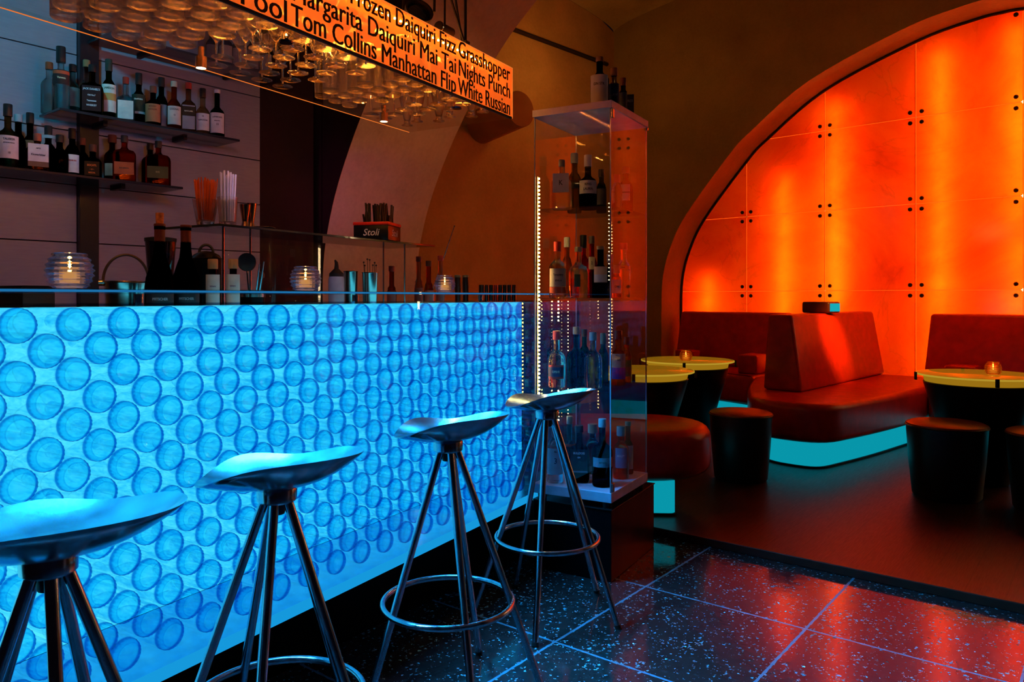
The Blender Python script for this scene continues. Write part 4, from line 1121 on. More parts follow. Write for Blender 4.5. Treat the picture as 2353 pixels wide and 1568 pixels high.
# sugar shaker, steel cups, cocktail picks, mills, spoons
X, Y, Z = on_ledge(773, .55)
t = thing('sugar_shaker', 'glass sugar shaker with a black curved spout behind the bar', 'shaker', (X, Y, LZ), 0)
R = dia(18, Y); zt = CAMZ + (HY - 636) / F * Y - LZ
obj('jar', lathe([(0, .0006), (R * .9, .0006), (R, .005), (R, zt - .01), (R * .9, zt), (0, zt)], 28), plain('sugar_jar', (.35, .34, .40), .2), t)
obj('top', lathe([(0, zt + .0005), (R * .92, zt + .0005), (R * .9, zt + .012), (R * .35, zt + .030), (0, zt + .030)], 28), M['blackmatt'], t)
obj('spout', TB([(0, 0, zt + .026), (.001, 0, zt + .042), (.0, 0, zt + .055), (-.006, 0, zt + .066)], [.010, .0085, .007, .003], 10), M['blackmatt'], t)
for px, w_, y_, top_, lb in ((806, 32, .56, 624, 'steel bar cup beside the sugar shaker'), (850, 36, .50, 627, 'steel bar cup holding the cocktail picks')):
    X, Y, Z = on_ledge(px, y_); R = dia(w_ / 2, Y); zt = CAMZ + (HY - top_) / F * Y - LZ
    t = thing('steel_cup', lb, 'cup', (X, Y, LZ), 0, 'steel cups behind the bar')
    obj('bowl', lathe([(0, .0006), (R * .82, .0006), (R * .85, .004), (R * .98, zt - .003), (R * 1.03, zt), (R * .97, zt), (R * .80, .008), (0, .008)], 32), M['steel'], t)
    obj('rim_bead', TB([(R * 1.02 * math.cos(2 * PI * k / 32), R * 1.02 * math.sin(2 * PI * k / 32), zt) for k in range(32)], .0015, 6, closed=True), M['chrome'], t)
    if px == 850:
        for k in range(7):
            a = 2 * PI * k / 7
            p = thing('cocktail_pick', 'dark cocktail pick with a ball tip in the steel cup', 'cocktail pick', (X, Y, LZ), 0, 'cocktail picks in the steel cup')
            e1 = (R * .80 * math.cos(a), R * .80 * math.sin(a), zt + .030 + .012 * (k % 3))
            obj('stick', TB([(R * .5 * math.cos(a), R * .5 * math.sin(a), .010), e1], .0011, 6), M['blackmatt'], p)
            obj('ball', lathe([(0, -.004), (.003, -.0028), (.0042, 0), (.003, .0028), (0, .004)], 10), M['blackmatt'], p, loc=e1)
for k, (px, w_, y_, top_, lb, gl, cp) in enumerate(((900, 22, .58, 612, 'small red capped bottle among the steel cups', (.5, .2, .12), red), (962, 20, .62, 590, 'clear bottle with red neck under the glass shelf end', (.6, .45, .4), red), (985, 22, .50, 600, 'amber bottle behind the third candle', (.6, .25, .1), (.1, .03, .02)), (1012, 20, .52, 588, 'red capped clear bottle right of the glass shelf', (.75, .6, .55), (.5, .05, .04)))):
    X, Y, Z = on_ledge(px, y_)
    bottle('mixer_bottle', lb, (X, Y, LZ), CAMZ + (HY - top_) / F * Y - LZ, dia(w_ / 2, Y), glass=gl, cap=cp, caph=.025, neck=.40, lab=(.35, .08, .06), labz=(.2, .5), group='mixer bottles behind the bar')
X, Y, Z = on_ledge(982, .66)
t = thing('bar_spoon_jar', 'steel mixing tin holding the long twisted bar spoon', 'mixing tin', (X, Y, LZ), 0)
obj('tin', lathe([(0, .0006), (.030, .0006), (.040, .125), (.0385, .125), (.029, .006), (0, .006)], 28), M['steel'], t)
obj('rim_bead', TB([(.0395 * math.cos(2 * PI * k / 32), .0395 * math.sin(2 * PI * k / 32), .125) for k in range(32)], .0014, 6, closed=True), M['chrome'], t)
zt = CAMZ + (HY - 518) / F * (Y - .05) - LZ
ex_ = at(1044, Y - .02)[0] - X
t2 = thing('bar_spoon', 'long twisted bar spoon leaning right from the mixing tin', 'spoon', (X, Y, LZ), 0)
pp = [(-.018 + (ex_ + .018) * k / 30, -.01, .012 + (zt - .012) * k / 30) for k in range(31)]
obj('twisted_shaft', TB(pp, [.0016 + .0007 * (k % 2) for k in range(31)], 6), M['chrome'], t2)
obj('end_disc', lathe([(0, -.003), (.004, -.002), (.004, .002), (0, .003)], 10), M['chrome'], t2, loc=pp[-1])
for px, lb in ((1052, 'dark pepper mill with pale band, left of its pair'), (1070, 'dark pepper mill with pale band, right of its pair')):
    X, Y, Z = on_ledge(px, .80); zt = CAMZ + (HY - 632) / F * Y - LZ
    t = thing('pepper_mill', lb, 'mill', (X, Y, LZ), 0, 'mills behind the third candle')
    obj('body', lathe([(0, .0006), (.020, .0006), (.021, .01), (.016, zt * .45), (.019, zt * .75), (.018, zt - .014), (0, zt - .014)], 20), plain('dark_mill', (.03, .012, .01), .3), t)
    obj('head', lathe([(0, zt - .0135), (.0185, zt - .0135), (.0185, zt - .003), (.012, zt), (0, zt)], 20), plain('pale_band', (.28, .26, .18), .4), t)
for k in range(8):
    px = 1107 + k * 10.5
    X, Y, Z = on_ledge(px, .70 + .0 * k); zt = CAMZ + (HY - 655) / F * Y - LZ
    t = thing('shot_glass', 'small dark shot glass in the row before the glass cabinet' if k != 3 else 'single red shot glass in the row of dark ones', 'glass', (X, Y, LZ), 0, 'shot glasses in a row')
    obj('glass', lathe([(0, .0006), (.014, .0006), (.0165, zt), (.0155, zt), (.0135, .012), (0, .012)], 16), paint((.45, .03, .02) if k == 3 else (.05, .018, .012), .2), t)
# strainer and utensils standing behind the shelf
X, Y, Z = on_ledge(580, .66)
t = thing('utensil_jar', 'dark jar of bar tools under the glass shelf', 'jar', (X, Y, LZ), 0)
obj('jar', lathe([(0, .0006), (.040, .0006), (.044, .006), (.044, .12), (.041, .12), (.041, .01), (0, .01)], 28), M['black'], t)
obj('rim_band', lathe([(.0443, .105), (.0455, .105), (.0455, .118), (.0443, .118)], 28, closed=True), M['steel'], t)
for nm, lb, e, sh in (('bar_ladle', 'round headed bar ladle in the dark jar', (-.02, 0, .20), 'disc'), ('bar_tongs', 'thin steel tongs leaning in the dark jar', (.045, -.01, .235), 'bar'), ('wooden_muddler', 'dark muddler leaning in the jar of tools', (.025, .02, .185), 'stick')):
    t3 = thing(nm, lb, 'bar tool', (X, Y, LZ), 0)
    obj('shaft', TB([(e[0] * .2, e[1] * .2, .012), e], .0028 if sh != 'stick' else .009, 8), M['chrome'] if sh != 'stick' else paint((.12, .04, .02)), t3)
    if sh == 'disc': obj('head', lathe([(0, -.004), (.032, -.003), (.034, 0), (.032, .003), (0, .004)], 24), M['steel'], t3, loc=(e[0], e[1], e[2] + .033), rot=(PI / 2, 0, .6))
    if sh == 'bar': obj('arm', TB([(e[0] * .2 - .006, 0, .03), (e[0] - .016, e[1], e[2] - .01)], .0025, 8), M['chrome'], t3)
    if sh == 'stick': obj('knob', lathe([(0, -.012), (.012, -.008), (.013, .004), (.009, .012), (0, .013)], 14), paint((.12, .04, .02)), t3, loc=e)
#@@VITRINE
# ------------------------------------------------------------------ glass cabinet on its black plinth
pl = thing('cabinet_plinth', 'black lacquered plinth under the glass cabinet', 'plinth', VIT.p(0, 0, 0), VIT.a)
obj('box', BX(-.002, .512, -.0, .352, .001, .288, .002), M['black'], pl, False)
obj('top_rim', BX(-.006, .516, -.004, .356, .2885, .293, .001), plain('lacquer_rim', (.012, .009, .010), .2), pl, False)
VW, VD, VB, VTP = .43, .358, .318, 1.945
vit = thing('display_cabinet', 'tall narrow glass display cabinet full of gin bottles', 'display cabinet', VIT.p(0, 0, 0), VIT.a)
obj('base', BX(0, VW, 0, VD, VB, VB + .040, .002), M['white'], vit, False)
for x in (.03, VW - .03):
    for y in (.03, VD - .03): obj('foot', lathe([(0, .2935), (.018, .2935), (.020, VB - .0005), (0, VB - .0005)], 16), M['blackmatt'], vit, loc=(x, y, 0))
obj('top', BX(-.002, VW + .002, -.002, VD + .002, VTP - .030, VTP, .002), M['white'], vit, False)
z0, z1 = VB + .0405, VTP - .0305
M['vpane'] = thin_glass('cabinet_pane', (.96, .98, .99), .045, .75)
def quad(name, pts, mat, par):
    bm = bmesh.new(); bm.faces.new([bm.verts.new(p) for p in pts]); return obj(name, bm, mat, par, False)
e = .006
quad('side_pane', [(e, e, z0), (e, VD - e, z0), (e, VD - e, z1), (e, e, z1)], M['vpane'], vit)
quad('side_pane', [(VW - e, e, z0), (VW - e, VD - e, z0), (VW - e, VD - e, z1), (VW - e, e, z1)], M['vpane'], vit)
quad('back_pane', [(e, VD - e, z0), (VW - e, VD - e, z0), (VW - e, VD - e, z1), (e, VD - e, z1)], M['vpane'], vit)
dr = quad('door', [(e, e * .4, z0), (VW - e, e * .4, z0), (VW - e, e * .4, z1), (e, e * .4, z1)], M['vpane'], vit)
# polished pane edges at the corners
em = plain('glass_edge_grey', (.26, .32, .48), .15, .3)
for x, y in ((e, e), (VW - e, e), (e, VD - e), (VW - e, VD - e)): obj('corner_edge', BX(x - .0022, x + .0022, y - .0022, y + .0022, z0, z1), em, vit, False)
for zz in (z0 + .02, z1 - .02): obj('hinge', BX(.006, .026, -.004, .008, zz - .018, zz + .018, .002), M['chrome'], dr, False)
obj('handle', BX(VW - .022, VW - .008, -.006, .0, z1 - .015, z1 - .004, .001), M['chrome'], dr, False)
VSH = [1.525, 1.145, .765]
for zz in VSH: obj('glass_shelf', BX(.012, VW - .012, .014, VD - .012, zz - .005, zz, .0008), thin_glass('cabinet_shelf', (.80, .88, .89), .03, .15), vit, False)
def led_v(x, y, za, zb, n, r):
    bm = bmesh.new()
    for k in range(n):
        z = za + (zb - za) * k / (n - 1); box(bm, x - r, x + r, y - r, y + r, z - r, z + r, r * .6, 1)
    return bm
wled = emis('warm_led', (1.0, .60, .16), 60)
obj('led_strip', led_v(.018, VD - .020, .74, 1.655, 56, .0036), wled, vit)
obj('led_backing', BX(.014, .022, VD - .0145, VD - .0125, .73, 1.665), plain('strip_tape', (.5, .4, .2), .5), vit, False)
wled2 = emis('warm_led_dim', (1.0, .62, .20), 14)
obj('led_strip', led_v(.014, .016, 1.22, 1.53, 20, .0017), wled2, vit)
obj('led_strip', led_v(.014, .016, .95, 1.12, 12, .0017), wled2, vit)
obj('led_strip', led_v(.20, VD - .022, 1.045, 1.13, 6, .003), wled, vit)  # beads here and below stand in for reflections of the LED strips
obj('led_strip', led_v(.20, VD - .022, .60, .73, 9, .003), wled, vit)
obj('led_strip', led_v(.30, VD - .022, .60, 1.13, 34, .0017), wled2, vit)
def vit_at(px, f, R):
    """point on the sight line of column px at fraction f of its run through the cabinet"""
    r = (px - CX) / F; m = R + .010
    zs = []
    for k in range(600):
        Z = 3.0 + k * .0012
        x, y = VIT.inv(r * Z, Z)
        if m < x < VW - m - .002 and m + .004 < y < VD - m - .004: zs.append(Z)
    if not zs: return None
    Z = zs[0] + (zs[-1] - zs[0]) * f
    return r * Z, Z
placed = {}
def vb(px, f, top, wpx, lvl, label, **k):
    base = {0: VTP, 1: VSH[0], 2: VSH[1], 3: VSH[2], 4: VB + .0405}[lvl]
    R = wpx * 3.28 / F / 2
    RR = R * {'square': 1.31, 'flask': 1.24}.get(k.get('style'), 1.03); RM = RR if lvl else R * .8
    if vit_at(px, f, RM) is None: print('NOFIT', px, label); return
    best = None
    for d in [0] + [s * i * .03 for i in range(1, 34) for s in (1, -1)]:
        g = f + d
        if not 0 <= g <= 1: continue
        X, Y = vit_at(px, g, RM)
        if all((X - a) ** 2 + (Y - b) ** 2 > (RR + rr) ** 2 for a, b, rr in placed.get(lvl, [])): best = (X, Y); break
    if best is None: print('CROWD', px, lvl, label); return
    X, Y = best
    placed.setdefault(lvl, []).append((X, Y, RR))
    H = CAMZ + (HY - top) / F * Y - base
    bottle('gin_bottle', label, (X, Y, base), H, R, group='gin bottles in the glass cabinet', **k)
blu = (.10, .35, .60); lbl = (.45, .72, .88); pink = (.85, .42, .36)
# on top
vb(1378, .20, 132, 42, 0, 'dark bottle with a white label standing on top of the cabinet', glass=(.02, .012, .01), cap=(.25, .12, .08), caph=.02, neck=.34, lab=(.55, .62, .72), labz=(.08, .62), words=(('GIN STR', .0155, .66),), ink_c=(.05, .06, .08))
vb(1411, .30, 157, 25, 0, 'slim clear bottle with blue label and cork on top of the cabinet', glass=(.35, .35, .42), cap=(.35, .16, .10), neck=.36, lab=(.03, .05, .14), labz=(.1, .62), words=(('LAW', .016, .5),), ink_c=(.55, .6, .75), capr=.015)
vb(1432, .45, 180, 20, 0, 'small dark bottle with a framed label on top of the cabinet', glass=(.10, .08, .10), cap=(.20, .06, .05), neck=.36, lab=(.05, .08, .14), labz=(.08, .6))
X, Y = vit_at(1448, .9, .02)
t = thing('gift_box', 'dark blue carton with pale ornament on top of the cabinet', 'box', (X, Y, VTP + .0006), toward_cam(X, Y))
obj('carton', BX(-.017, .017, -.017, .017, 0, .115, .001), plain('blue_carton', (.012, .025, .09), .5), t, False)
text_on('RES', .016, ink((.3, .4, .6)), t, y=-.0178, z=.085)
# shelf 1
vb(1291, .25, 368, 44, 1, 'square clear bottle with a white label and dark figure on the top shelf', style='square', glass=(.90, .88, .78), cap=(.25, .22, .22), caph=.03, neck=.36, lab=(.62, .60, .64), labz=(.32, .70), capr=.014, words=(('K', .03, .5),))
vb(1320, .70, 353, 34, 1, 'olive bottle with a square metal stopper behind the square one', glass=(.35, .38, .12), cap=(.4, .36, .34), caph=.045, capr=.017, neck=.36, lab=(.02, .02, .02), labz=(.40, .46))
vb(1351, .30, 357, 42, 1, 'dark blue bottle with white capsule and white label on the top shelf', style='bell', glass=(.02, .03, .08), cap=(.75, .68, .72), caph=.05, capr=.0165, neck=.42, lab=(.72, .70, .72), labz=(.28, .52), words=(('KING', .0145, .70), ('LAURIN', .0145, .34)))
vb(1382, .72, 390, 24, 1, 'dark green bottle partly behind the white capsule one', glass=(.03, .14, .10), cap=(.03, .02, .02), neck=.34, lab=(.10, .06, .05))
vb(1418, .30, 402, 24, 1, 'clear round bottle right of the corner on the top shelf', glass=(.85, .80, .80), cap=(.5, .12, .08), neck=.30)
vb(1438, .55, 384, 34, 1, 'dark round bottle with a pale diamond label on the top shelf', style='bell', glass=(.10, .03, .03), cap=(.05, .02, .02), caph=.03, capr=.017, neck=.34, lab=(.65, .50, .52), labz=(.25, .60), words=(('HENDRICK\'S', .009, .5),), wrap=.7)
# shelf 2
vb(1281, .25, 556, 40, 2, 'gin bottle with red cap and an ornate framed label', style='bell', glass=(.88, .80, .55), cap=(.65, .03, .02), caph=.042, capr=.0165, neck=.36, lab=(.55, .47, .42), labz=(.20, .52), words=(('Tanqueray', .0125, .66), ('SEVILLA', .010, .34)), lab2=((.55, .06, .02), -.35, -.02))
vb(1303, .80, 546, 24, 2, 'slim bottle with a pale paper seal behind the red capped one', glass=(.6, .5, .35), cap=(.6, .55, .48), caph=.045, capr=.0145, neck=.36)
vb(1329, .20, 568, 46, 2, 'clear round bottle printed with dark green leaves', style='bell', glass=(.92, .88, .72), cap=(.35, .30, .22), caph=.022, neck=.36, lab=(.03, .06, .02), labz=(.22, .46), wrap=.30)
vb(1341, .85, 541, 28, 2, 'red bottle with a tall black cap at the back of the middle shelf', glass=(.65, .03, .02), cap=(.02, .015, .015), caph=.06, capr=.017, neck=.36, lab=(.4, .3, .2), labz=(.3, .5))
vb(1360, .70, 543, 26, 2, 'dark red bottle with a round number seal', glass=(.45, .03, .02), cap=(.10, .06, .05), caph=.035, neck=.36, lab=(.6, .48, .35), labz=(.46, .66), wrap=.6, words=(('2', .018, .5),))
vb(1380, .22, 566, 38, 2, 'black bottle with a folded white paper label by the cabinet corner', glass=(.015, .012, .015), cap=(.20, .12, .10), caph=.015, neck=.40, lab=(.50, .52, .62), labz=(.30, .60), wrap=.85, lab2=((.62, .38, .26), .5, 1.0))
vb(1402, .40, 585, 26, 2, 'blue glass bottle right behind the cabinet corner', glass=(.12, .25, .55), cap=(.25, .2, .4), neck=.36)
vb(1433, .55, 559, 34, 2, 'clear bottle with a red band on the right of the middle shelf', style='bell', glass=(.95, .75, .72), cap=(.5, .03, .02), caph=.03, capr=.0165, neck=.36, lab=(.65, .10, .06), labz=(.52, .58), words=(('TERES', .008, .5),))
vb(1417, .20, 610, 22, 2, 'short pink bottle with a pale label on the middle shelf', glass=(.85, .45, .42), cap=(.6, .2, .15), neck=.36, lab=(.7, .5, .5), labz=(.15, .55), words=(('GIN', .012, .5),))
# shelf 3
vb(1279, .20, 761, 41, 3, 'pale round bottle with red elephant drawing and round dark label', style='bell', glass=(.93, .92, .82), cap=(.62, .08, .10), caph=.038, capr=.0165, neck=.38, lab=(.55, .05, .04), labz=(.16, .40), wrap=.95, words=(('OPIHR', .014, .5),), ink_c=(.85, .8, .6), lab2=((.03, .05, .14), .15, .85))
vb(1325, .20, 752, 46, 3, 'deep blue bottle with flat shoulders on the third shelf', style='flask', glass=(.06, .28, .50), cap=(.35, .45, .55), caph=.032, neck=.40)
vb(1343, .85, 757, 28, 3, 'green bottle behind the deep blue one', glass=(.05, .32, .20), cap=(.02, .02, .02), neck=.36)
vb(1363, .25, 764, 40, 3, 'light blue frosted bottle on the third shelf', style='bell', glass=lbl, cap=(.08, .25, .38), caph=.035, capr=.0165, neck=.36)
vb(1386, .75, 766, 26, 3, 'blue bottle behind the cabinet corner on the third shelf', glass=(.08, .30, .52), cap=(.05, .2, .32), caph=.05, neck=.34)
vb(1421, .35, 760, 34, 3, 'brown bottle with a cream and blue label on the third shelf', style='bell', glass=(.55, .30, .12), cap=(.03, .015, .015), caph=.04, neck=.38, lab=(.50, .42, .40), labz=(.12, .58), lab2=((.03, .05, .45), .0, .45), words=(('GIN', .011, .75),))
vb(1440, .80, 775, 24, 3, 'amber bottle with a green label at the right of the third shelf', glass=(.7, .35, .10), cap=(.05, .02, .02), neck=.34, lab=(.10, .22, .06), labz=(.15, .50))
# base
vb(1275, .25, 966, 38, 4, 'clear tall bottle with a key number label at the bottom left', glass=(.72, .86, .90), cap=(.2, .4, .5), caph=.03, neck=.32, lab=(.50, .68, .80), labz=(.14, .56), words=(('No', .010, .88), ('3', .034, .52)), ink_c=(.02, .04, .10))
vb(1309, .70, 957, 28, 4, 'blue green bottle with a long neck at the back of the cabinet floor', glass=(.20, .50, .55), cap=(.15, .35, .45), neck=.45, lab=(.5, .15, .05), labz=(.50, .54))
vb(1331, .25, 978, 46, 4, 'black squat bottle with white capital letters on the cabinet floor', style='flask', glass=(.015, .025, .05), cap=(.02, .03, .06), caph=.03, capr=.018, neck=.36, lab=(.012, .018, .035), labz=(.22, .60), words=(('BULLDOG', .0125, .82), ('GIN', .009, .62)), ink_c=(.55, .68, .85), lab2=((.16, .25, .38), -.08, .0))
vb(1362, .75, 975, 34, 4, 'clear blue bottle with a wide cap at the back of the cabinet floor', glass=(.35, .60, .72), cap=(.15, .35, .48), caph=.04, capr=.022, neck=.34)
vb(1384, .15, 963, 46, 4, 'dark bottle with a pale belly label by the front corner', style='bell', glass=(.02, .03, .05), cap=(.25, .5, .65), caph=.035, neck=.38, lab=(.16, .28, .42), labz=(.30, .44), words=(('BOTANIC', .009, .5),))
vb(1427, .25, 980, 38, 4, 'pink bottle with a blue round label on the cabinet floor', style='bell', glass=pink, cap=(.20, .42, .62), caph=.042, capr=.019, neck=.34, lab=(.12, .30, .60), labz=(.22, .60), wrap=.75, words=(('MALFY', .014, .60),), ink_c=(.6, .75, .9))
vb(1443, .75, 969, 26, 4, 'brown bottle with a pale label at the right of the cabinet floor', glass=(.45, .16, .05), cap=(.3, .3, .3), caph=.02, neck=.40, lab=(.50, .60, .68), labz=(.10, .55), words=(('N', .02, .3),))
#@@LOUNGE
# ------------------------------------------------------------------ lounge furniture
cyan = emis('cyan_underlight', (.003, .42, .55), .72)
def sofa(name, label, seat, backs, base_in, frame=WALL, z=Z1, cat='sofa', extra=None):
    t = thing(name, label, cat, (*frame.o, z), frame.a)
    obj('seat', poly_prism(seat, .175, .43, .045, 4), M['leather'], t, angle=60)
    obj('lit_base', poly_prism(inset_poly(seat, base_in), .012, .1745), cyan, t, True)
    obj('kick_strip', poly_prism(inset_poly(seat, base_in - .012), .0006, .0118), M['blackmatt'], t)
    return t
def wedge(x0, x1, y0, y1, tx0, tx1, ty0, ty1, z0, z1, bev=.025):
    bm = bmesh.new()
    b = [bm.verts.new((x, y, z0)) for x, y in ((x0, y0), (x1, y0), (x1, y1), (x0, y1))]
    t = [bm.verts.new((x, y, z1)) for x, y in ((tx0, ty0), (tx1, ty0), (tx1, ty1), (tx0, ty1))]
    bm.faces.new(b[::-1]); bm.faces.new(t)
    for i in range(4): bm.faces.new((b[i], b[(i + 1) % 4], t[(i + 1) % 4], t[i]))
    bmesh.ops.bevel(bm, geom=bm.edges[:], offset=bev, segments=3, profile=.5, affect='EDGES')
    return bm
sp = round_poly([(.487, -.03), (.487, -.915), (.42, -1.7), (.30, -2.42), (-.20, -2.42), (-.55, -1.75), (-.83, -1.06), (-.83, -.03)], [0, .05, .3, .22, .25, .3, .05, 0])
t = sofa('divider_sofa', 'red leather peninsula sofa with a high sloping back and cyan light under it', sp, None, .10)
obj('backrest', wedge(-.37, -.075, -1.86, -.04, -.36, -.175, -1.80, -.04, .431, .985), M['leather'], t, angle=60)
sl_ = round_poly([(-2.12, -.03), (-2.12, -.80), (-.835, -1.04), (-.835, -.03)], [0, .10, .03, 0])
t = sofa('wall_sofa', 'red leather wall sofa left of the divider, under the arch', sl_, None, .10)
obj('backrest', wedge(-2.06, -.885, -.30, -.05, -2.03, -.90, -.22, -.05, .431, .965), M['leather'], t, angle=60)
sr_ = round_poly([(.492, -.03), (.492, -.90), (2.9, -.75), (2.9, -.03)], [0, .03, .1, 0])
t = sofa('wall_sofa', 'dark red leather wall sofa right of the divider, behind the round table', sr_, None, .10)
obj('backrest', wedge(.30, 2.9, -.30, -.05, .335, 2.9, -.22, -.05, .431, .975), M['leather'], t, angle=60)
# end of the near bench
NB = Frame(.72, 4.20, math.radians(177))
nb_out = [(.36 * math.cos(a), .35 * math.sin(a)) for a in [PI / 2 + PI * k / 14 for k in range(15)]] + [(.50, -.35), (.50, .35)]
t = thing('bench_pouf', 'red leather bench with a rounded end behind the glass cabinet', 'bench', (*NB.o, Z1), NB.a)
obj('seat', poly_prism(nb_out, .175, .43, .06, 4), M['leather'], t, angle=60)
obj('lit_base', poly_prism(round_poly([(-.13, -.2), (.45, -.2), (.45, .30), (-.13, .30)], .04), .014, .1745), cyan, t, True)
obj('kick_strip', poly_prism(round_poly([(-.135, -.205), (.455, -.205), (.455, .305), (-.135, .305)], .04), .0006, .0138), M['blackmatt'], t)

# round poufs
def pouf(loc, r, h, label):
    t = thing('pouf', label, 'stool', loc, 0, 'round leather poufs')
    obj('body', lathe([(0, .001), (r * .80, .001), (r * .84, .012), (r * .93, h * .5), (r * .985, h - .035), (r * .985, h - .022), (0, h - .022)], 40), M['leather_black'], t)
    obj('cushion', lathe([(0, h - .0215), (r * .985, h - .0215), (r, h - .017), (r * .985, h - .008), (r * .90, h), (r * .5, h + .008), (0, h + .010)], 40), plain('red_brown_leather', (.20, .025, .012), .36, 0, .2, 14, bump=.08), t)
    obj('piping', TB([(r * .995 * math.cos(2 * PI * k / 48), r * .995 * math.sin(2 * PI * k / 48), h - .019) for k in range(48)], .0045, 8, closed=True), M['leather_black'], t)
pouf((1.405, 4.70, Z1), .188, .415, 'round black sided pouf between the rounded bench and the divider sofa')
pouf((2.431, 4.28, Z1), .206, .415, 'round black sided pouf standing before the right hand table')
pouf((2.815, 3.99, Z1), .206, .415, 'round pouf cut off by the right edge of the photo')

# tables
ytop = emis('lit_yellow_top', (1, .50, .015), .42)
yrim = emis('lit_yellow_rim', (1, .62, .08), .75)
def mat_top():
    t = NT('amber_glass_top'); p = t.n('ShaderNodeBsdfPrincipled'); v = t.coord('Object'); nz = t.noise(v, 3, 3)
    t.l(t.ramp(nz, [(.3, (.5, .28, .03)), (.7, (.65, .38, .05))]), p.inputs['Base Color']); p.inputs['Roughness'].default_value = .08
    p.inputs['Emission Color'].default_value = (1, .50, .015, 1); p.inputs['Emission Strength'].default_value = .16
    return t.done(p.outputs[0])
mtop = mat_top()
def table(loc, label):
    t = thing('lounge_table', label, 'table', loc, 0, 'round lit lounge tables')
    H = .65; R = .335
    obj('pedestal', lathe([(0, .001), (.155, .001), (.158, .006), (.20, .25), (.30, .595), (.296, .598), (0, .598)], 48), M['black'], t)
    obj('light_drum', lathe([(0, .599), (.292, .599), (.300, .632), (0, .632)], 48), emis('yellow_light_drum', (1, .50, .02), .32), t)
    tp_ = obj('glass_top', lathe([(0, H - .013), (R - .004, H - .013), (R, H - .009), (R, H - .003), (R - .004, H), (0, H)], 64), mtop, t)
    obj('rim', lathe([(R + .0003, H - .012), (R + .004, H - .010), (R + .004, H - .003), (R + .0003, H - .001)], 64, closed=True), emis('yellow_glass_rim', (1, .62, .05), .45), tp_)
    for k in range(4):
        a = PI / 4 + PI / 2 * k + .5
        cb = BX(-.010, .010, -.004, .010, H - .045, H + .003, .002)
        obj('clip', cb, M['blackmatt'], t, loc=((R + .013) * math.cos(a), (R + .013) * math.sin(a), 0), rot=(0, 0, a + PI / 2))
    return t
T1, T2, T3 = (1.303, 5.69), (.825, 4.91), (2.825, 4.63)
table((*T1, Z1), 'round lit yellow table with a candle, the farther of the two by the cabinet')
table((*T2, Z1), 'round lit yellow table without a candle, partly behind the glass cabinet')
table((*T3, Z1), 'round lit yellow table with a candle near the right edge of the photo')
for (p, lb) in (((at(1576, 5.60)[0], 5.60), 'small glowing candle holder on the farther lounge table'), ((at(2282, 4.60)[0], 4.60), 'glowing candle holder on the right hand lounge table')):
    c = candle((p[0], p[1], Z1 + .6508), lb, 1.0, 'candle holders on the lounge tables', cached(solid_glass, 'table_glow_candle_glass', (1.0, .80, .38), 1.45, 0, .35))  # yellow glass tint stands in for the glow of the table
# padded armrest blocks on the sofas
def block(x, y, rz, w_, d_, h_, label, z=Z1 + .431, frame=WALL):
    X, Y, _ = frame.p(x, y); t = thing('arm_cushion', label, 'cushion', (X, Y, z), frame.a + rz)
    obj('pad', BX(-w_ / 2, w_ / 2, -d_ / 2, d_ / 2, 0, h_, .018, 3), M['leather'], t)
    obj('seam', BX(-w_ / 2 - .001, -w_ / 2 + .010, -d_ / 2 + .018, d_ / 2 - .018, .02, h_ - .018, .003), M['leather_dark'], t)
    return t
def wl_at(px, y): return WALL.ray(px, y)
block(wl_at(1731, -.75), -.75, 0, .18, .26, .17, 'dark red block cushion on the left wall sofa beside the divider')
block(wl_at(1580, -.52), -.52, 0, .20, .16, .16, 'low dark block cushion behind the farther table candle')
block(wl_at(2212, -.50), -.50, 0, .22, .2, .15, 'low dark block cushion on the right wall sofa behind the table')
# padded box with a lit end on top of the divider's back
X, Y, _ = WALL.p(-.262, -1.02)
t = thing('menu_box', 'small dark red padded box with a glowing cyan end on top of the divider back', 'box', (X, Y, Z1 + .9856), math.radians(-55))
obj('case', BX(-.125, .12, -.085, .085, 0, .092, .018, 3), M['leather_dark'], t)
obj('lit_screen', BX(.1205, .1225, -.068, .068, .014, .078, .001), emis('cyan_screen', (.01, .50, .58), .8), t, False)
# scroll shaped wall lamp on the orange wall
sx = LW.ray(1150, .28); P = LW.p(sx, .26)
t = thing('scroll_wall_lamp', 'rolled parchment coloured wall lamp on the orange wall above the bar end', 'wall lamp', (P[0], P[1], 0), 0)
def P3(px, py, Z): return Vector((at(px, Z)[0] - P[0], Z - P[1], CAMZ + (HY - py) / F * Z))
bm = bmesh.new(); rows_ = []
Ae, Be = P3(1196, 250, 6.55), P3(1068, 300, 7.15)
ax = (Be - Ae).normalized(); s1 = ax.cross(Vector((0, 0, 1))).normalized(); s2 = s1.cross(ax)
for i in range(11):
    q = i / 10; c = Ae.lerp(Be, q); r0 = .155 + .03 * q
    cut = .55 * q
    row = []
    for k in range(33):
        a = -PI * .5 + (2 * PI) * k / 32
        drop = max(0, math.sin(a)) * cut
        row.append(bm.verts.new(c + s1 * math.cos(a) * r0 + s2 * (math.sin(a) * r0 * (1 - drop))))
    rows_.append(row)
for i in range(10):
    for k in range(32): bm.faces.new((rows_[i][k], rows_[i][k + 1], rows_[i + 1][k + 1], rows_[i + 1][k]))
def mat_parch():
    t = NT('parchment'); v = t.coord('Object'); nz = t.noise(v, 6, 4)
    d = t.n('ShaderNodeBsdfDiffuse'); tl = t.n('ShaderNodeBsdfTranslucent')
    c = t.ramp(nz, [(.3, (.50, .26, .10)), (.7, (.60, .32, .13))]); t.l(c, d.inputs[0]); t.l(c, tl.inputs[0])
    mx = t.n('ShaderNodeMixShader'); mx.inputs[0].default_value = .4; t.l(d.outputs[0], mx.inputs[1]); t.l(tl.outputs[0], mx.inputs[2]); return t.done(mx.outputs[0])
obj('rolled_shade', bm, mat_parch(), t, angle=180)
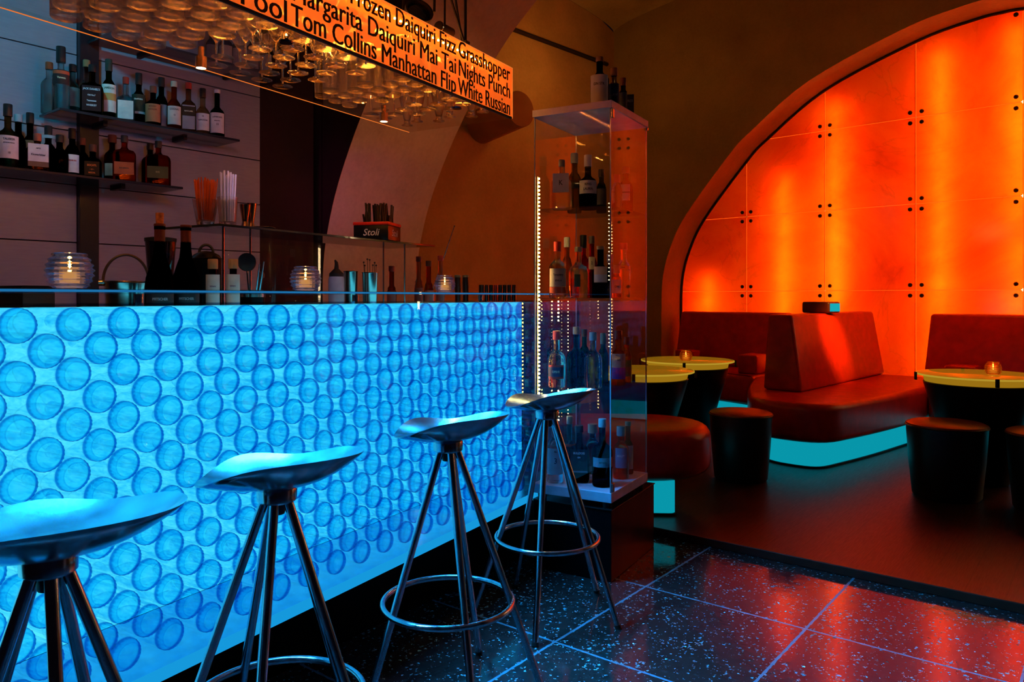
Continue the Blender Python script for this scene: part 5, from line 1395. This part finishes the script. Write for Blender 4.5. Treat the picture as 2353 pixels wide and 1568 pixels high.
bm = bmesh.new(); bm.faces.new([bm.verts.new(v.co) for v in []] or [bm.verts.new(Ae - ax * .002 + s1 * math.cos(2 * PI * k / 32) * .153 + s2 * math.sin(2 * PI * k / 32) * .153) for k in range(32)])
obj('end_disc', bm, mat_parch(), t, False)
obj('wall_bracket', TB([Be.lerp(Ae, .3) - s2 * .14, Be.lerp(Ae, .3) - s2 * .14 + Vector((-LW.s * -.0, 0, 0)) + Vector(LW.p(sx, 0)) - Vector(LW.p(sx, .26))], .012, 8), M['blackmatt'], t)
#@@LIGHTS
# ------------------------------------------------------------------ lights of the room, some added as unseen fill
light('POINT', 'amber_ceiling_lamp', (.6, 6.9, 3.3), (1, .50, .10), 7, .15)
light('POINT', 'amber_lounge_lamp', (2.4, 5.4, 3.2), (1, .40, .06), 2.2, .15)
light('POINT', 'rack_glow', BAR.p(.30, .26, RZ0 + .175), (1, .30, .03), 0.6, .03)
light('POINT', 'rack_glow', BAR.p(.75, .26, RZ0 + .175), (1, .30, .03), 0.6, .03)
light('POINT', 'rack_glow', BAR.p(1.1, .26, RZ0 + .175), (1, .30, .03), 0.6, .03)
light('POINT', 'rack_glow', BAR.p(-.1, .26, RZ0 + .175), (1, .30, .03), 0.6, .03)
light('SPOT', 'violet_wash', (-.9, 2.6, 2.0), (.34, .34, 1.0), 13, .1, spot=90, target=(-1.9, 4.0, 1.5))
light('SPOT', 'straw_fill_spot', (-.62, 2.15, 1.84), (.66, .52, 1.0), 7, .03, spot=44, target=BAR.p(.68, .58, 1.44))  # unseen spot added to brighten the straws
light('SPOT', 'teal_wash', (-1.7, 2.3, 2.9), (.0, .40, .60), 125, .1, spot=48, target=(-2.28, 3.64, 2.40))
light('SPOT', 'rose_wash', (-1.15, 3.15, 1.25), (1.0, .26, .34), 3.4, .1, spot=95, target=(-2.0, 3.9, 1.4))
light('SPOT', 'arch_wash', (.3, 3.9, 2.5), (1.0, .35, .11), 18, .15, spot=75, target=(-.9, 5.4, 1.9))
light('SPOT', 'magenta_wash', (-1.3, 3.9, 1.4), (.9, .10, .6), 9, .08, spot=34, target=(-1.12, 5.06, 1.85))
def area_strip(name, x0, x1, y, z, w_, col, power, ang):
    L = bpy.data.lights.new(name, 'AREA'); L.shape = 'RECTANGLE'; L.size = x1 - x0; L.size_y = w_; L.color = col; L.energy = power; L.spread = math.radians(88)
    o = bpy.data.objects.new(name, L); COL.objects.link(o); o.location = BAR.p((x0 + x1) / 2, y, z)
    o.rotation_euler = (math.radians(-90 + ang), 0, BAR.a)
    return o
# unseen blue fill light added under the bar top for floor and stools
area_strip('bar_top_fill', S0, 1.40, -.020, 1.145, .02, (.01, .44, 1.0), 52, 44)
light('POINT', 'arch_fill', WALL.p(.8, -.75, 1.9), (1, .24, .03), 18, .25)  # point light added to brighten the arch reveal, no fitting there
light('SPOT', 'sofa_fill_spot', (2.9, 4.3, 2.9), (1, .52, .05), 1100, .05, spot=12, blend=1.0, target=(2.56, 6.09, .80)).visible_glossy = True  # unseen spot added to brighten the sofa back
light('SPOT', 'table_spot', (1.1, 5.0, 3.0), (1, .60, .08), 4, .04, spot=40, target=(1.1, 5.3, .65))
